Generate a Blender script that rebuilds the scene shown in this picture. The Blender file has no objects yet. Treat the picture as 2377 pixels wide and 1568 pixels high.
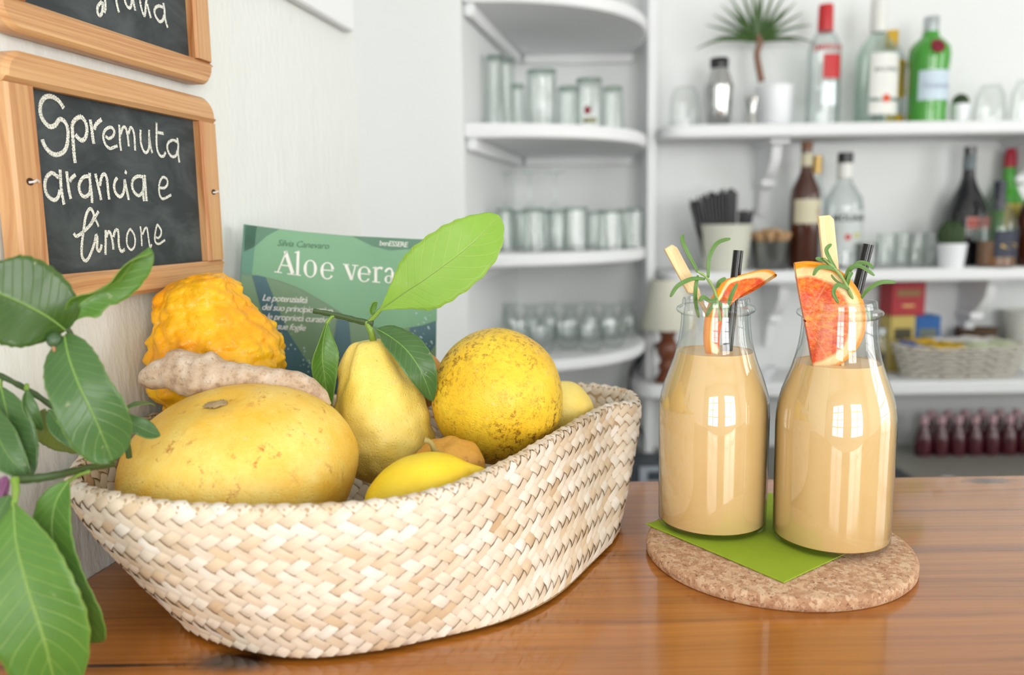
import bpy, math, random
from mathutils import Vector, Matrix, noise

# ------------------------------------------------------------------ camera, world, light, exposure
V = Vector
pi = math.pi
FPX, CX, CY = 1921.0, 1188.5, 784.0
PITCH, ROLL, EYE = math.atan((784 - 512.7) / 1921.0), 0.015, 0.23      # counter top is z = 0
CAM = V((0, 0, EYE))
_F = V((0, math.cos(PITCH), -math.sin(PITCH)))
_R0 = V((1, 0, 0)); _U0 = V((0, math.sin(PITCH), math.cos(PITCH)))
_R = _R0 * math.cos(ROLL) - _U0 * math.sin(ROLL)
_U = _R0 * math.sin(ROLL) + _U0 * math.cos(ROLL)
scene = bpy.context.scene
col = scene.collection
cd = bpy.data.cameras.new('camera'); cam = bpy.data.objects.new('camera', cd); col.objects.link(cam)
cd.sensor_width = 36.0; cd.lens = FPX / 2377.0 * 36.0
cd.clip_start = 0.02
cd.dof.use_dof = True; cd.dof.focus_distance = 0.55; cd.dof.aperture_fstop = 5.0
m = Matrix((( _R.x, _U.x, -_F.x, CAM.x), (_R.y, _U.y, -_F.y, CAM.y), (_R.z, _U.z, -_F.z, CAM.z), (0, 0, 0, 1)))
cam.matrix_world = m
scene.camera = cam
scene.view_settings.view_transform = 'Standard'; scene.view_settings.look = 'None'
scene.view_settings.gamma = 1.0; scene.view_settings.use_curve_mapping = False
scene.view_settings.exposure = 0.22
cy = scene.cycles
cy.use_light_tree = False; cy.adaptive_threshold = 0.08
cy.max_bounces = 6; cy.diffuse_bounces = 3; cy.glossy_bounces = 2; cy.transmission_bounces = 2; cy.transparent_max_bounces = 14
cy.caustics_reflective = False; cy.caustics_refractive = False
w = bpy.data.worlds.new('sky'); scene.world = w; w.use_nodes = True
w.node_tree.nodes['Background'].inputs[0].default_value = (0.86, 0.93, 1.0, 1)
w.node_tree.nodes['Background'].inputs[1].default_value = 1.2

# room behind and beside the camera; daylight comes in through its windows
ROOM_X0, ROOM_X1, ROOM_Y0, ROOM_Y1, ROOM_Z0, ROOM_Z1 = -2.4, 2.9, -2.6, 2.3, -1.08, 1.75
WINDOWS = [  # (axis, plane, centre along wall, centre z, width, height, watts)
    ('y', ROOM_Y0, 1.35, 0.35, 1.5, 1.9, 68),
    ('y', ROOM_Y0, -0.75, 0.35, 1.3, 1.9, 38),
    ('x', ROOM_X1, 0.2, 0.45, 1.5, 1.5, 30),
    ('l', ROOM_X0, -1.1, 0.20, 0.7, 2.2, 14),
]
def window_light(axis, plane, c, z, wd, ht, watts):
    ld = bpy.data.lights.new('daylight', 'AREA'); ld.shape = 'RECTANGLE'; ld.size = wd; ld.size_y = ht
    ld.energy = watts; ld.color = (1.0, 0.985, 0.955)
    o = bpy.data.objects.new('daylight', ld); col.objects.link(o)
    if axis == 'y': o.location = (c, plane - 0.09, z); o.rotation_euler = (pi / 2, 0, 0)
    elif axis == 'x': o.location = (plane + 0.09, c, z); o.rotation_euler = (pi / 2, 0, pi / 2)
    else: o.location = (plane - 0.09, c, z); o.rotation_euler = (pi / 2, 0, -pi / 2)
for wn in WINDOWS: window_light(*wn)

# ------------------------------------------------------------------ helpers
def ray(px, py): return _F + _R * ((px - CX) / FPX) - _U * ((py - CY) / FPX)
def P(px, py, Y):
    d = ray(px, py); return CAM + d * (Y / d.y)
def Zp(px, py, z=0.0):
    d = ray(px, py); return CAM + d * ((z - EYE) / d.z)
def hit(px, py, p0, n):
    d = ray(px, py); return CAM + d * ((p0 - CAM).dot(n) / d.dot(n))
def proj(p):
    v = p - CAM; z = v.dot(_F); return CX + FPX * v.dot(_R) / z, CY - FPX * v.dot(_U) / z
def mm(px, Y): return px * Y / FPX

ORG = {}
def link(o):
    col.objects.link(o); return o
def tag(o, label, cat, group=None, kind=None):
    o['label'] = label; o['category'] = cat
    if group: o['group'] = group
    if kind: o['kind'] = kind
    return o
def thing(name, label, cat, loc, group=None):
    o = bpy.data.objects.new(name, None); link(o); o.location = loc; o.empty_display_size = 0.02
    ORG[o.name] = V(loc)
    return tag(o, label, cat, group)
def copy_tree(o, loc=None, rz=None, label=None, parent=None):
    c = o.copy(); link(c)
    if parent is not None: c.parent = parent
    if loc is not None: c.location = loc; ORG[c.name] = V(loc)
    if rz is not None: c.rotation_euler.z = rz
    if label: c['label'] = label
    for ch in list(o.children): copy_tree(ch, parent=c)
    return c

class MB:
    """collects verts and faces, builds ONE mesh object"""
    def __init__(s): s.v = []; s.f = []; s.uv = []; s.tone = []; s.mi = []
    def add(s, vs, fs, uvs=None, tone=None):
        b = len(s.v); s.v += [V(x) for x in vs]; s.f += [tuple(i + b for i in q) for q in fs]
        s.uv += (list(uvs) if uvs else [(0, 0)] * len(vs)); s.tone += [0.5 if tone is None else tone] * len(vs)
        return s
    def grid(s, rows, close_u=False, close_v=False, uvs=None, tone=None):
        n, k = len(rows), len(rows[0]); vs = [p for r in rows for p in r]; fs = []
        for i in range(n - (0 if close_v else 1)):
            for j in range(k - (0 if close_u else 1)):
                a, b = i * k + j, i * k + (j + 1) % k
                c, d = ((i + 1) % n) * k + (j + 1) % k, ((i + 1) % n) * k + j
                fs.append((a, b, c, d))
        return s.add(vs, fs, uvs, tone)
    def box(s, c, sx, sy, sz, ax=None, bev=0.0):
        ax = ax or (V((1, 0, 0)), V((0, 1, 0)), V((0, 0, 1))); c = V(c)
        if bev <= 0:
            vs = [c + ax[0] * (sx / 2 * i) + ax[1] * (sy / 2 * j) + ax[2] * (sz / 2 * k) for i in (-1, 1) for j in (-1, 1) for k in (-1, 1)]
            uv = [(p.dot(ax[0]), p.dot(ax[1]) + p.dot(ax[2])) for p in vs]
            return s.add(vs, [(0, 1, 3, 2), (4, 6, 7, 5), (0, 4, 5, 1), (2, 3, 7, 6), (0, 2, 6, 4), (1, 5, 7, 3)], uv)
        out = [(sx / 2 - bev, sy / 2 - bev)]
        o2 = [(-sx / 2 + bev, -sy / 2), (sx / 2 - bev, -sy / 2), (sx / 2, -sy / 2 + bev), (sx / 2, sy / 2 - bev), (sx / 2 - bev, sy / 2), (-sx / 2 + bev, sy / 2), (-sx / 2, sy / 2 - bev), (-sx / 2, -sy / 2 + bev)]
        return s.slab([c + ax[0] * x + ax[1] * y for x, y in o2], ax[2], -sz / 2, sz / 2, bev, ax[0], ax[1])
    def slab(s, pts, n, lo, hi, bev=0.0, eu=None, ev=None, caps=True):
        """prism over a planar outline, with small chamfers on both rims"""
        k = len(pts); ctr = sum(pts, V((0, 0, 0))) / k; rows = []
        levels = [(lo, bev), (lo + bev, 0), (hi - bev, 0), (hi, bev)] if bev > 0 else [(lo, 0), (hi, 0)]
        for h, ins in levels:
            r = []
            for i, p in enumerate(pts):
                if ins:
                    t = (pts[(i + 1) % k] - pts[i - 1]).normalized(); q = n.cross(t)
                    if q.dot(ctr - p) < 0: q = -q
                    r.append(p + q * ins + n * h)
                else: r.append(p + n * h)
            rows.append(r)
        eu = eu or (pts[1] - pts[0]).normalized(); ev = ev or n.cross(eu)
        uvf = lambda r: [(p.dot(eu), p.dot(ev) + 0.3 * p.dot(n)) for p in r]
        s.grid(rows, close_u=True, uvs=[u for r in rows for u in uvf(r)])
        if caps:
            s.add(rows[-1], [tuple(range(k))], uvf(rows[-1])); s.add(rows[0], [tuple(reversed(range(k)))], uvf(rows[0]))
        return s
    def lathe(s, prof, seg=32, c=(0, 0, 0), cap=False, wob=None):
        c = V(c); rows = []
        for r, z in prof:
            rows.append([c + V((r * math.cos(2 * pi * j / seg), r * math.sin(2 * pi * j / seg), z)) for j in range(seg)])
        uvs = [(j / seg, i / max(1, len(prof) - 1)) for i in range(len(prof)) for j in range(seg)]
        s.grid(rows, close_u=True, uvs=uvs)
        if cap:
            s.add(rows[0], [tuple(reversed(range(seg)))]); s.add(rows[-1], [tuple(range(seg))])
        return s
    def tube(s, pts, rad, seg=8, cap=True, flat=1.0, up=None):
        n = len(pts); rows = []; prev = None
        rr = rad if isinstance(rad, (list, tuple)) else [rad] * n
        for i in range(n):
            t = (pts[min(i + 1, n - 1)] - pts[max(i - 1, 0)]).normalized()
            if prev is None:
                h = up or (V((0, 0, 1)) if abs(t.z) < 0.9 else V((1, 0, 0))); a = t.cross(h).normalized()
            else: a = (prev - t * prev.dot(t)).normalized()
            prev = a; b = t.cross(a)
            rows.append([pts[i] + a * (rr[i] * math.cos(2 * pi * j / seg)) + b * (rr[i] * flat * math.sin(2 * pi * j / seg)) for j in range(seg)])
        s.grid(rows, close_u=True, uvs=[(j / seg, i / n) for i in range(n) for j in range(seg)])
        if cap:
            s.add(rows[0], [tuple(range(seg))]); s.add(rows[-1], [tuple(reversed(range(seg)))])
        return s
    def build(s, name, mat, parent=None, smooth=True, auto=True, org=None, fix=True):
        if parent is not None: og = ORG.get(parent.name, V((0, 0, 0)))
        elif org is not None: og = V(org)
        else:
            xs = [p.x for p in s.v]; ys = [p.y for p in s.v]; zs = [p.z for p in s.v]
            og = V(((min(xs) + max(xs)) / 2, (min(ys) + max(ys)) / 2, min(zs)))
        me = bpy.data.meshes.new(name); me.from_pydata([p - og for p in s.v], [], s.f)
        if fix:
            import bmesh
            bm = bmesh.new(); bm.from_mesh(me)
            uvl = [tuple(u) for u in s.uv]
            lay = bm.verts.layers.float_vector.new('uvp'); tl = bm.verts.layers.float.new('tone')
            bm.verts.ensure_lookup_table()
            for i, vv in enumerate(bm.verts): vv[lay] = (uvl[i][0], uvl[i][1], 0); vv[tl] = s.tone[i]
            bmesh.ops.remove_doubles(bm, verts=bm.verts, dist=1e-6)
            bmesh.ops.recalc_face_normals(bm, faces=bm.faces)
            bm.to_mesh(me); bm.free()
        else:
            a = me.attributes.new('uvp', 'FLOAT_VECTOR', 'POINT'); a.data.foreach_set('vector', [x for u in s.uv for x in (u[0], u[1], 0)])
            a = me.attributes.new('tone', 'FLOAT', 'POINT'); a.data.foreach_set('value', s.tone)
        me.materials.append(mat)
        if smooth:
            me.polygons.foreach_set('use_smooth', [True] * len(me.polygons))
            if auto:
                try: me.set_sharp_from_angle(angle=math.radians(40))
                except Exception: pass
        o = bpy.data.objects.new(name, me); link(o)
        if parent is not None: o.parent = parent; ORG[o.name] = og
        else: o.location = og; ORG[o.name] = og
        return o

def spline(pts, n, closed=False):
    """Catmull-Rom through pts (vectors or tuples)"""
    k = len(pts); out = []
    if k == 2: return [pts[0].lerp(pts[1], i / (n - 1)) for i in range(n)]
    tot = k if closed else k - 1
    for i in range(n):
        x = i / (n if closed else n - 1) * tot; j = min(int(x), tot - 1); t = x - j
        g = (lambda q: pts[q % k]) if closed else (lambda q: pts[max(0, min(k - 1, q))])
        p0, p1, p2, p3 = g(j - 1), g(j), g(j + 1), g(j + 2)
        out.append(0.5 * ((2 * p1) + (p2 - p0) * t + (2 * p0 - 5 * p1 + 4 * p2 - p3) * t * t + (3 * p1 - p0 - 3 * p2 + p3) * t ** 3))
    return out
def interp(tab, x):
    if x <= tab[0][0]: return tab[0][1]
    for (a, b), (c, d) in zip(tab, tab[1:]):
        if x <= c:
            t = (x - a) / (c - a); return b + (d - b) * t
    return tab[-1][1]
def smooth_prof(pts, n):
    return [(p.x, p.y) for p in spline([V((a, b, 0)) for a, b in pts], n)]
def srgb(r, g, b):
    f = lambda c: (c / 255 / 12.92) if c <= 10.3 else ((c / 255 + 0.055) / 1.055) ** 2.4
    return (f(r), f(g), f(b), 1)

# ------------------------------------------------------------------ materials
class NT:
    def __init__(s, name):
        s.m = bpy.data.materials.new(name); s.m.use_nodes = True; s.t = s.m.node_tree
        s.b = s.t.nodes['Principled BSDF']; s.out = s.t.nodes['Material Output']
    def n(s, typ, ins=None, **props):
        nd = s.t.nodes.new('ShaderNode' + typ)
        for k, v in props.items(): setattr(nd, k, v)
        for k, v in (ins or {}).items(): s.set(nd.inputs[k], v)
        return nd
    def set(s, sock, v):
        if hasattr(v, 'is_output') or isinstance(v, bpy.types.NodeSocket): s.t.links.new(v, sock)
        elif isinstance(v, bpy.types.Node): s.t.links.new(v.outputs[0], sock)
        else: sock.default_value = v
    def p(s, **kw):
        nm = dict(col='Base Color', rough='Roughness', metal='Metallic', normal='Normal', coat='Coat Weight', coatr='Coat Roughness', spec='Specular IOR Level', sss='Subsurface Weight', alpha='Alpha', sheen='Sheen Weight', trans='Transmission Weight', ior='IOR')
        for k, v in kw.items(): s.set(s.b.inputs[nm[k]], v)
        return s
    def obj(s): return s.n('TexCoord').outputs['Object']
    def uv(s): return s.n('Attribute', attribute_name='uvp').outputs['Vector']
    def tone(s): return s.n('Attribute', attribute_name='tone').outputs['Fac']
    def map(s, vec, scale): return s.n('Mapping', {'Vector': vec, 'Scale': scale}).outputs[0]
    def noise(s, vec, scale, detail=3, rough=0.5, dist=0.0): return s.n('TexNoise', {'Vector': vec, 'Scale': scale, 'Detail': detail, 'Roughness': rough, 'Distortion': dist}).outputs[0]
    def voro(s, vec, scale, feature='F1'): return s.n('TexVoronoi', {'Vector': vec, 'Scale': scale}, feature=feature)
    def ramp(s, fac, stops):
        r = s.n('ValToRGB', {0: fac}); e = r.color_ramp.elements
        while len(e) < len(stops): e.new(0.5)
        for i, (p, c) in enumerate(stops): e[i].position = p; e[i].color = c if len(c) == 4 else (*c, 1)
        return r.outputs[0]
    def mix(s, fac, a, b, mode='MIX'):
        x = s.n('Mix', {}, data_type='RGBA', blend_type=mode)
        s.set(x.inputs[0], fac); s.set(x.inputs[6], a); s.set(x.inputs[7], b); return x.outputs[2]
    def math(s, op, a, b=0.0, c=0.0):
        x = s.n('Math', {}, operation=op); s.set(x.inputs[0], a); s.set(x.inputs[1], b); s.set(x.inputs[2], c); return x.outputs[0]
    def maprange(s, v, a, b, c=0.0, d=1.0): return s.n('MapRange', {0: v, 1: a, 2: b, 3: c, 4: d}).outputs[0]
    def bump(s, h, strength=0.3, dist=0.001, normal=None):
        ins = {'Height': h, 'Strength': strength, 'Distance': dist}
        if normal is not None: ins['Normal'] = normal
        return s.n('Bump', ins).outputs[0]

def plain(name, c, rough=0.5, metal=0.0, coat=0.0, spec=0.5, bumpy=0.0, scale=200, var=0.06):
    t = NT(name); o = t.obj(); nz = t.noise(o, scale * 0.15, 3)
    d = tuple(x * (1 - var * 2) for x in c[:3]) + (1,)
    t.p(col=t.mix(nz, d, c), rough=rough, metal=metal, coat=coat, spec=spec)
    if bumpy: t.p(normal=t.bump(t.noise(o, scale, 3), bumpy, 0.0006))
    return t.m

def plaster(name, c, stretch=(1, 1, 0.35), strength=0.35, s1=55):
    t = NT(name); o = t.obj(); v = t.map(o, stretch)
    h = t.math('ADD', t.noise(v, s1, 4, 0.55), t.math('MULTIPLY', t.noise(v, s1 * 4, 3), 0.35))
    d = tuple(x * 0.95 for x in c[:3]) + (1,)
    t.p(col=t.mix(t.noise(o, 6, 2), d, c), rough=0.75, spec=0.3, normal=t.bump(h, strength, 0.004))
    return t.m

def matt(name, c, var=0.03, sc=3.0):
    """plain matt paint, cheap to shade"""
    t = NT(name); d = tuple(x * (1 - var) for x in c[:3]) + (1,)
    df = t.n('BsdfDiffuse', {'Color': t.mix(t.noise(t.obj(), sc, 0), d, c), 'Roughness': 0.0})
    t.t.links.new(df.outputs[0], t.out.inputs[0]); t.t.nodes.remove(t.b); return t.m

def pine(name, light, dark, rough=0.45, coat=0.0, along=7.0, across=150.0, knots=(), bump=0.15, cw=0.35):
    """wood grain running along the uvp x axis (metres)"""
    t = NT(name); uv = t.uv()
    wv = t.n('VectorMath', {0: uv, 1: t.n('CombineXYZ', {0: 0.0, 1: t.math('MULTIPLY', t.math('SUBTRACT', t.noise(t.map(uv, (along * 0.5, 9, 1)), 1.0, 2), 0.5), 0.03)}).outputs[0]}, operation='ADD').outputs[0]
    band = t.noise(t.map(wv, (along * 0.12, across * 0.30, 1)), 1.0, 2, 0.6)
    ring = t.noise(t.map(wv, (along * 0.25, across * 1.3, 1)), 1.0, 2, 0.6)
    fine = t.noise(t.map(wv, (along * 5, across * 8, 1)), 1.0, 2, 0.6)
    f = t.math('ADD', t.math('MULTIPLY', ring, cw), t.math('ADD', t.math('MULTIPLY', band, 0.8 - cw), t.math('MULTIPLY', fine, 0.2)))
    c = t.ramp(f, [(0.36, light), (0.52, tuple(l * 0.6 + d * 0.4 for l, d in zip(light, dark))), (0.66, dark)])
    for (kx, ky, kr, st, kc) in knots:
        dv = t.n('VectorMath', {0: uv, 1: (kx, ky, 0)}, operation='SUBTRACT').outputs[0]
        ln = t.n('VectorMath', {0: t.map(dv, (st, 1, 0))}, operation='LENGTH').outputs['Value']
        ln = t.math('ADD', ln, t.math('MULTIPLY', t.math('SUBTRACT', t.noise(uv, 90, 2), 0.5), kr * 0.6))
        c = t.mix(t.maprange(ln, kr * 0.5, kr * 1.5, 1.0, 0.0), c, kc)
    t.p(col=c, rough=rough, coat=coat, coatr=0.06, normal=t.bump(fine, bump, 0.0003))
    return t.m

def glass(name, tint=(0.97, 0.985, 0.975), edge=(0.5, 0.57, 0.55), rough=0.02, base=0.045, power=2.5):
    """thin clear glass: looks through, reflects more at grazing angles"""
    t = NT(name); fac = t.n('LayerWeight', {'Blend': 0.5}).outputs['Facing']
    tc = t.mix(t.math('POWER', fac, power), (*tint, 1), (*edge, 1))
    tr = t.n('BsdfTransparent', {'Color': tc}); gl = t.n('BsdfGlossy', {'Color': (1, 1, 1, 1), 'Roughness': rough})
    sch = t.math('ADD', t.math('MULTIPLY', t.math('POWER', fac, 4.0), 0.75), base)
    mx = t.n('MixShader', {0: sch, 1: tr.outputs[0], 2: gl.outputs[0]})
    t.t.links.new(mx.outputs[0], t.out.inputs[0])
    return t.m

def citrus(name, c1, c2, spot=None, spots=0.0, pore=0.35, pscale=620, lump=0.0, rough=0.42, spotscale=170):
    t = NT(name); o = t.obj()
    big = t.noise(o, 28, 4, 0.6); c = t.mix(t.maprange(big, 0.35, 0.68), c1, c2)
    fine = t.noise(o, 260, 3, 0.7); c = t.mix(t.math('MULTIPLY', t.maprange(fine, 0.45, 0.7), 0.25), c, c2)
    pale = t.noise(o, 150, 3, 0.6); c = t.mix(t.math('MULTIPLY', t.maprange(pale, 0.66, 0.74), 0.5), c, srgb(226, 205, 160))
    if spots:
        m1 = t.noise(o, spotscale, 5, 0.75); zone = t.noise(o, 22, 3, 0.6)
        f = t.math('MULTIPLY', t.maprange(m1, 0.66 - spots * 0.14, 0.74 - spots * 0.10), t.maprange(zone, 0.38, 0.60))
        c = t.mix(f, c, spot)
        m2 = t.noise(o, 48, 4, 0.65); c = t.mix(t.maprange(m2, 0.70 - 0.03 * spots, 0.80), c, spot)
    vd = t.voro(o, pscale).outputs[0]
    h = t.math('ADD', t.math('MULTIPLY', t.maprange(vd, 0.0, 0.45), 0.7), t.math('MULTIPLY', t.noise(o, 90, 3), 1.0))
    t.p(col=c, rough=rough, spec=0.45, normal=t.bump(h, pore, 0.0006))
    return t.m

def leaf_mat(name, c1, c2, vein, trans=0.25, blem=0.3, gloss=0.35):
    t = NT(name); uv = t.uv(); o = t.obj()
    sx = t.n('SeparateXYZ', {0: uv}); u, a = sx.outputs[0], t.math('ABSOLUTE', sx.outputs[1])
    ph = t.math('FRACT', t.math('SUBTRACT', t.math('MULTIPLY', u, 13.0), t.math('MULTIPLY', a, 2.2)))
    line = t.maprange(t.math('ABSOLUTE', t.math('SUBTRACT', ph, 0.5)), 0.0, 0.09, 1.0, 0.0)
    mid = t.maprange(a, 0.0, 0.06, 1.0, 0.0)
    edge = t.maprange(a, 0.93, 1.0, 0.0, 0.7)
    c = t.mix(t.noise(o, 60, 4, 0.6), c1, c2)
    c = t.mix(t.math('MULTIPLY', line, 0.26), c, vein); c = t.mix(t.math('MULTIPLY', mid, 0.5), c, vein); c = t.mix(t.math('MULTIPLY', edge, 0.6), c, vein)
    bl = t.math('MULTIPLY', t.maprange(t.noise(o, 130, 3, 0.6), 0.69, 0.73), blem); c = t.mix(bl, c, srgb(205, 200, 165))
    nb = t.bump(t.math('ADD', t.math('MULTIPLY', line, -0.5), t.math('ADD', t.math('MULTIPLY', mid, -1.0), t.noise(o, 120, 3))), 0.35, 0.0006)
    t.p(col=c, rough=gloss, spec=0.5, normal=nb)
    tl = t.n('BsdfTranslucent', {'Color': t.mix(0.5, c, srgb(170, 215, 60)), 'Normal': nb})
    mx = t.n('MixShader', {0: trans, 1: t.b.outputs[0], 2: tl.outputs[0]}); t.t.links.new(mx.outputs[0], t.out.inputs[0])
    return t.m
# ------------------------------------------------------------------ material library
WHITE = matt('white_plaster', srgb(236, 238, 234))
WHITE2 = matt('white_paint', srgb(238, 240, 239))
LEFTW = plaster('brushed_plaster', srgb(238, 240, 235), (1, 1, 0.42), 0.36, 42)
SHELFW = matt('white_shelf_paint', srgb(241, 242, 243), 0.02)
FLOORM = plain('floor_tile', srgb(190, 184, 174), 0.4)
PINE = pine('slate_frame_pine', srgb(226, 180, 128), srgb(168, 100, 48), 0.45, 0.1, 6, 190, cw=0.5)
_k1 = Zp(545, 1535); _k2 = Zp(2292, 1117)
COUNTER = pine('varnished_counter_wood', srgb(196, 122, 46), srgb(124, 68, 18), 0.22, 0.5, 5, 150,
               knots=((_k1.x, _k1.y, 0.010, 0.45, srgb(38, 18, 10)), (_k1.x - 0.07, _k1.y - 0.003, 0.0015, 0.03, srgb(46, 22, 12)), (_k2.x, _k2.y, 0.007, 0.4, srgb(70, 42, 28))), bump=0.04, cw=0.42)
COUNTER.node_tree.nodes['Principled BSDF'].inputs['Coat Roughness'].default_value = 0.05
STEEL = plain('brushed_steel', srgb(150, 152, 150), 0.28, metal=1.0)
WORKTOP = plain('satin_steel_top', srgb(158, 156, 146), 0.5, metal=0.25)
SHINY = plain('polished_steel', srgb(200, 200, 198), 0.12, metal=1.0)
GLASS = glass('clear_glass', (0.985, 0.992, 0.988), (0.66, 0.71, 0.69), base=0.05, power=3.0)
GLASSG = glass('greenish_glass', (0.972, 0.985, 0.978), (0.62, 0.69, 0.66), base=0.05, power=2.4)
BLACKP = plain('black_plastic', srgb(22, 22, 24), 0.25)
WHITEC = plain('white_ceramic', srgb(240, 242, 245), 0.3, var=0.02)
CABLE = plain('black_cable', srgb(28, 30, 34), 0.5)

# ------------------------------------------------------------------ the setting
def struct(name, mb, mat, parent=None, smooth=False, label=None):
    o = mb.build(name, mat, parent, smooth=smooth)
    if parent is None: o['kind'] = 'structure'
    if label: o['label'] = label
    return o
b = MB(); b.box((0.25, -0.15, ROOM_Z0 - 0.05), 5.6, 5.4, 0.1); struct('floor', b, FLOORM, label='pale tiled floor of the bar')
b = MB(); b.box((0.25, -0.15, ROOM_Z1 + 0.05), 5.6, 5.4, 0.1); struct('ceiling', b, WHITE2, label='plain white ceiling above the bar')
WB = V((-0.2802, 0.5358, 0)); _d = ray(1571, 507); DW = V((_d.x, _d.y, 0)).normalized(); NW = V((DW.y, -DW.x, 0))   # left wall: along, into the room
def wall_pt(px, py, off=0.0): return hit(px, py, WB + NW * off, NW)
def along_wall(Y): return WB + DW * ((Y - WB.y) / DW.y)
wend = wall_pt(838, 500).y
def prism_z(mb, pts2, z0, z1):
    return mb.slab([V((x, y, 0)) for x, y in pts2], V((0, 0, 1)), z0, z1)
a, c = along_wall(-0.25), along_wall(wend)
q = -NW * 0.14
b = MB(); prism_z(b, [(a.x, a.y), (c.x, c.y), (c.x + q.x, c.y + q.y), (a.x + q.x, a.y + q.y)], ROOM_Z0, ROOM_Z1)
struct('wall_left', b, LEFTW, label='white brushed plaster wall that carries the two slates')
# thin cable duct high on the left wall
p0, p1 = wall_pt(640, -11, 0.0), wall_pt(800, 75, 0.0)
b = MB(); mid = (p0 + p1) / 2; b.box(mid + NW * 0.006 + V((0, 0, 0.02)), (p1 - p0).length + 0.3, 0.012, 0.04, (DW, NW, V((0, 0, 1))), 0.002)
duct = struct('trim_1', b, SHELFW, label='white cable duct high on the left wall'); duct.location -= DW * 0.15
BW = 2.32
b = MB(); b.box((0.9, BW + 0.06, (ROOM_Z0 + ROOM_Z1) / 2), 4.2, 0.12, ROOM_Z1 - ROOM_Z0); struct('wall_back', b, WHITE2, label='white back wall behind the bar shelves')
# pier in front of the glass niche, and the side of the niche
NF = P(1076, 300, 1.75); NB = V((NF.x + 0.2 * 0.55, BW, 0))
b = MB(); prism_z(b, [(-1.1, 1.75), (NF.x, 1.75), (NB.x, NB.y), (-1.1, BW)], ROOM_Z0, ROOM_Z1); struct('wall_pier', b, WHITE2, label='white pier beside the corner shelves')
# slim upright between the corner shelves and the long shelves
p = P(1512, 400, 2.2); b = MB(); b.box((p.x, 2.26, 0.3), 0.022, 0.13, 2.7); struct('trim_2', b, SHELFW, label='slim white upright between corner shelves and long shelves')
# walls behind and beside the camera, with window openings
def wall_with_holes(name, axis, plane, lo, hi, holes, label, thick=0.14):
    b = MB(); cuts = sorted(holes)
    def bx(a0, a1, z0, z1):
        if a1 - a0 < 1e-4 or z1 - z0 < 1e-4: return
        sgn = -1 if axis in ('y', 'l') else 1
        if axis == 'y': b.box(((a0 + a1) / 2, plane - thick / 2, (z0 + z1) / 2), a1 - a0, thick, z1 - z0)
        else: b.box((plane + sgn * thick / 2, (a0 + a1) / 2, (z0 + z1) / 2), thick, a1 - a0, z1 - z0)
    x = lo
    for (c0, zc, wd, ht) in cuts:
        bx(x, c0 - wd / 2, ROOM_Z0, ROOM_Z1); bx(c0 - wd / 2, c0 + wd / 2, ROOM_Z0, zc - ht / 2); bx(c0 - wd / 2, c0 + wd / 2, zc + ht / 2, ROOM_Z1); x = c0 + wd / 2
    bx(x, hi, ROOM_Z0, ROOM_Z1)
    struct(name, b, WHITE, label=label)
wall_with_holes('wall_rear', 'y', ROOM_Y0, ROOM_X0 - 0.1, ROOM_X1 + 0.1, [w_[2:6] for w_ in WINDOWS if w_[0] == 'y'], 'white rear wall with two tall windows')
wall_with_holes('wall_right', 'x', ROOM_X1, ROOM_Y0, ROOM_Y1 + 0.1, [w_[2:6] for w_ in WINDOWS if w_[0] == 'x'], 'white side wall with one window')
wall_with_holes('wall_far_left', 'l', ROOM_X0, ROOM_Y0, ROOM_Y1 + 0.1, [w_[2:6] for w_ in WINDOWS if w_[0] == 'l'], 'white wall with a narrow glazed door')
for i, (axis, plane, c0, zc, wd, ht, _) in enumerate(WINDOWS):
    b = MB()
    def bar(a0, z0, sa, sz):
        if axis == 'y': b.box((a0, plane - 0.05, z0), sa, 0.05, sz)
        else: b.box((plane + (0.05 if axis == 'x' else -0.05), a0, z0), 0.05, sa, sz)
    for s in (-1, 1): bar(c0 + s * (wd / 2 - 0.03), zc, 0.06, ht); bar(c0, zc + s * (ht / 2 - 0.03), wd, 0.06)
    bar(c0, zc, 0.05, ht)
    for k in (1, 2, 3): bar(c0, zc - ht / 2 + ht * k / 4, wd, 0.03)
    struct('window_%d' % (i + 1), b, SHELFW, label='white framed window %s' % ('with muntin bars in the rear wall', 'behind the camera near the left', 'in the side wall', 'of the narrow glazed door')[i])

# ------------------------------------------------------------------ bar counter
FAR = 0.709
t = thing('bar_counter', 'varnished orange brown wooden bar counter carrying basket and bottles', 'counter', (0.6, 0.45, 0))
e0, e1 = along_wall(0.18), along_wall(FAR)
b = MB(); b.slab([V((e0.x + 0.001, 0.18, 0)), V((1.9, 0.18, 0)), V((1.9, FAR, 0)), V((e1.x + 0.001, FAR, 0))], V((0, 0, 1)), -0.045, 0, 0.003, V((1, 0, 0)), V((0, 1, 0)))
b.build('worktop', COUNTER, t)
b = MB(); b.box((0.8, 0.44, -0.56), 2.1, 0.42, 1.03); b.build('body', SHELFW, t)

# ------------------------------------------------------------------ back work counter
ZW = P(2300, 1052, 2.2).z
t = thing('work_counter', 'grey steel work counter under the back shelves', 'counter', (1.1, 2.0, ZW - 0.04))
b = MB(); b.box((1.3, 1.975, ZW - 0.02), 2.2, 0.66, 0.04, None, 0.004); b.build('steel_top', WORKTOP, t)
b = MB(); b.box((1.3, 2.0, (ZW - 0.04 + ROOM_Z0) / 2), 2.16, 0.58, ZW - 0.04 - ROOM_Z0); b.build('cabinet', plain('dark_cabinet', srgb(70, 74, 80), 0.5), t)

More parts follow.
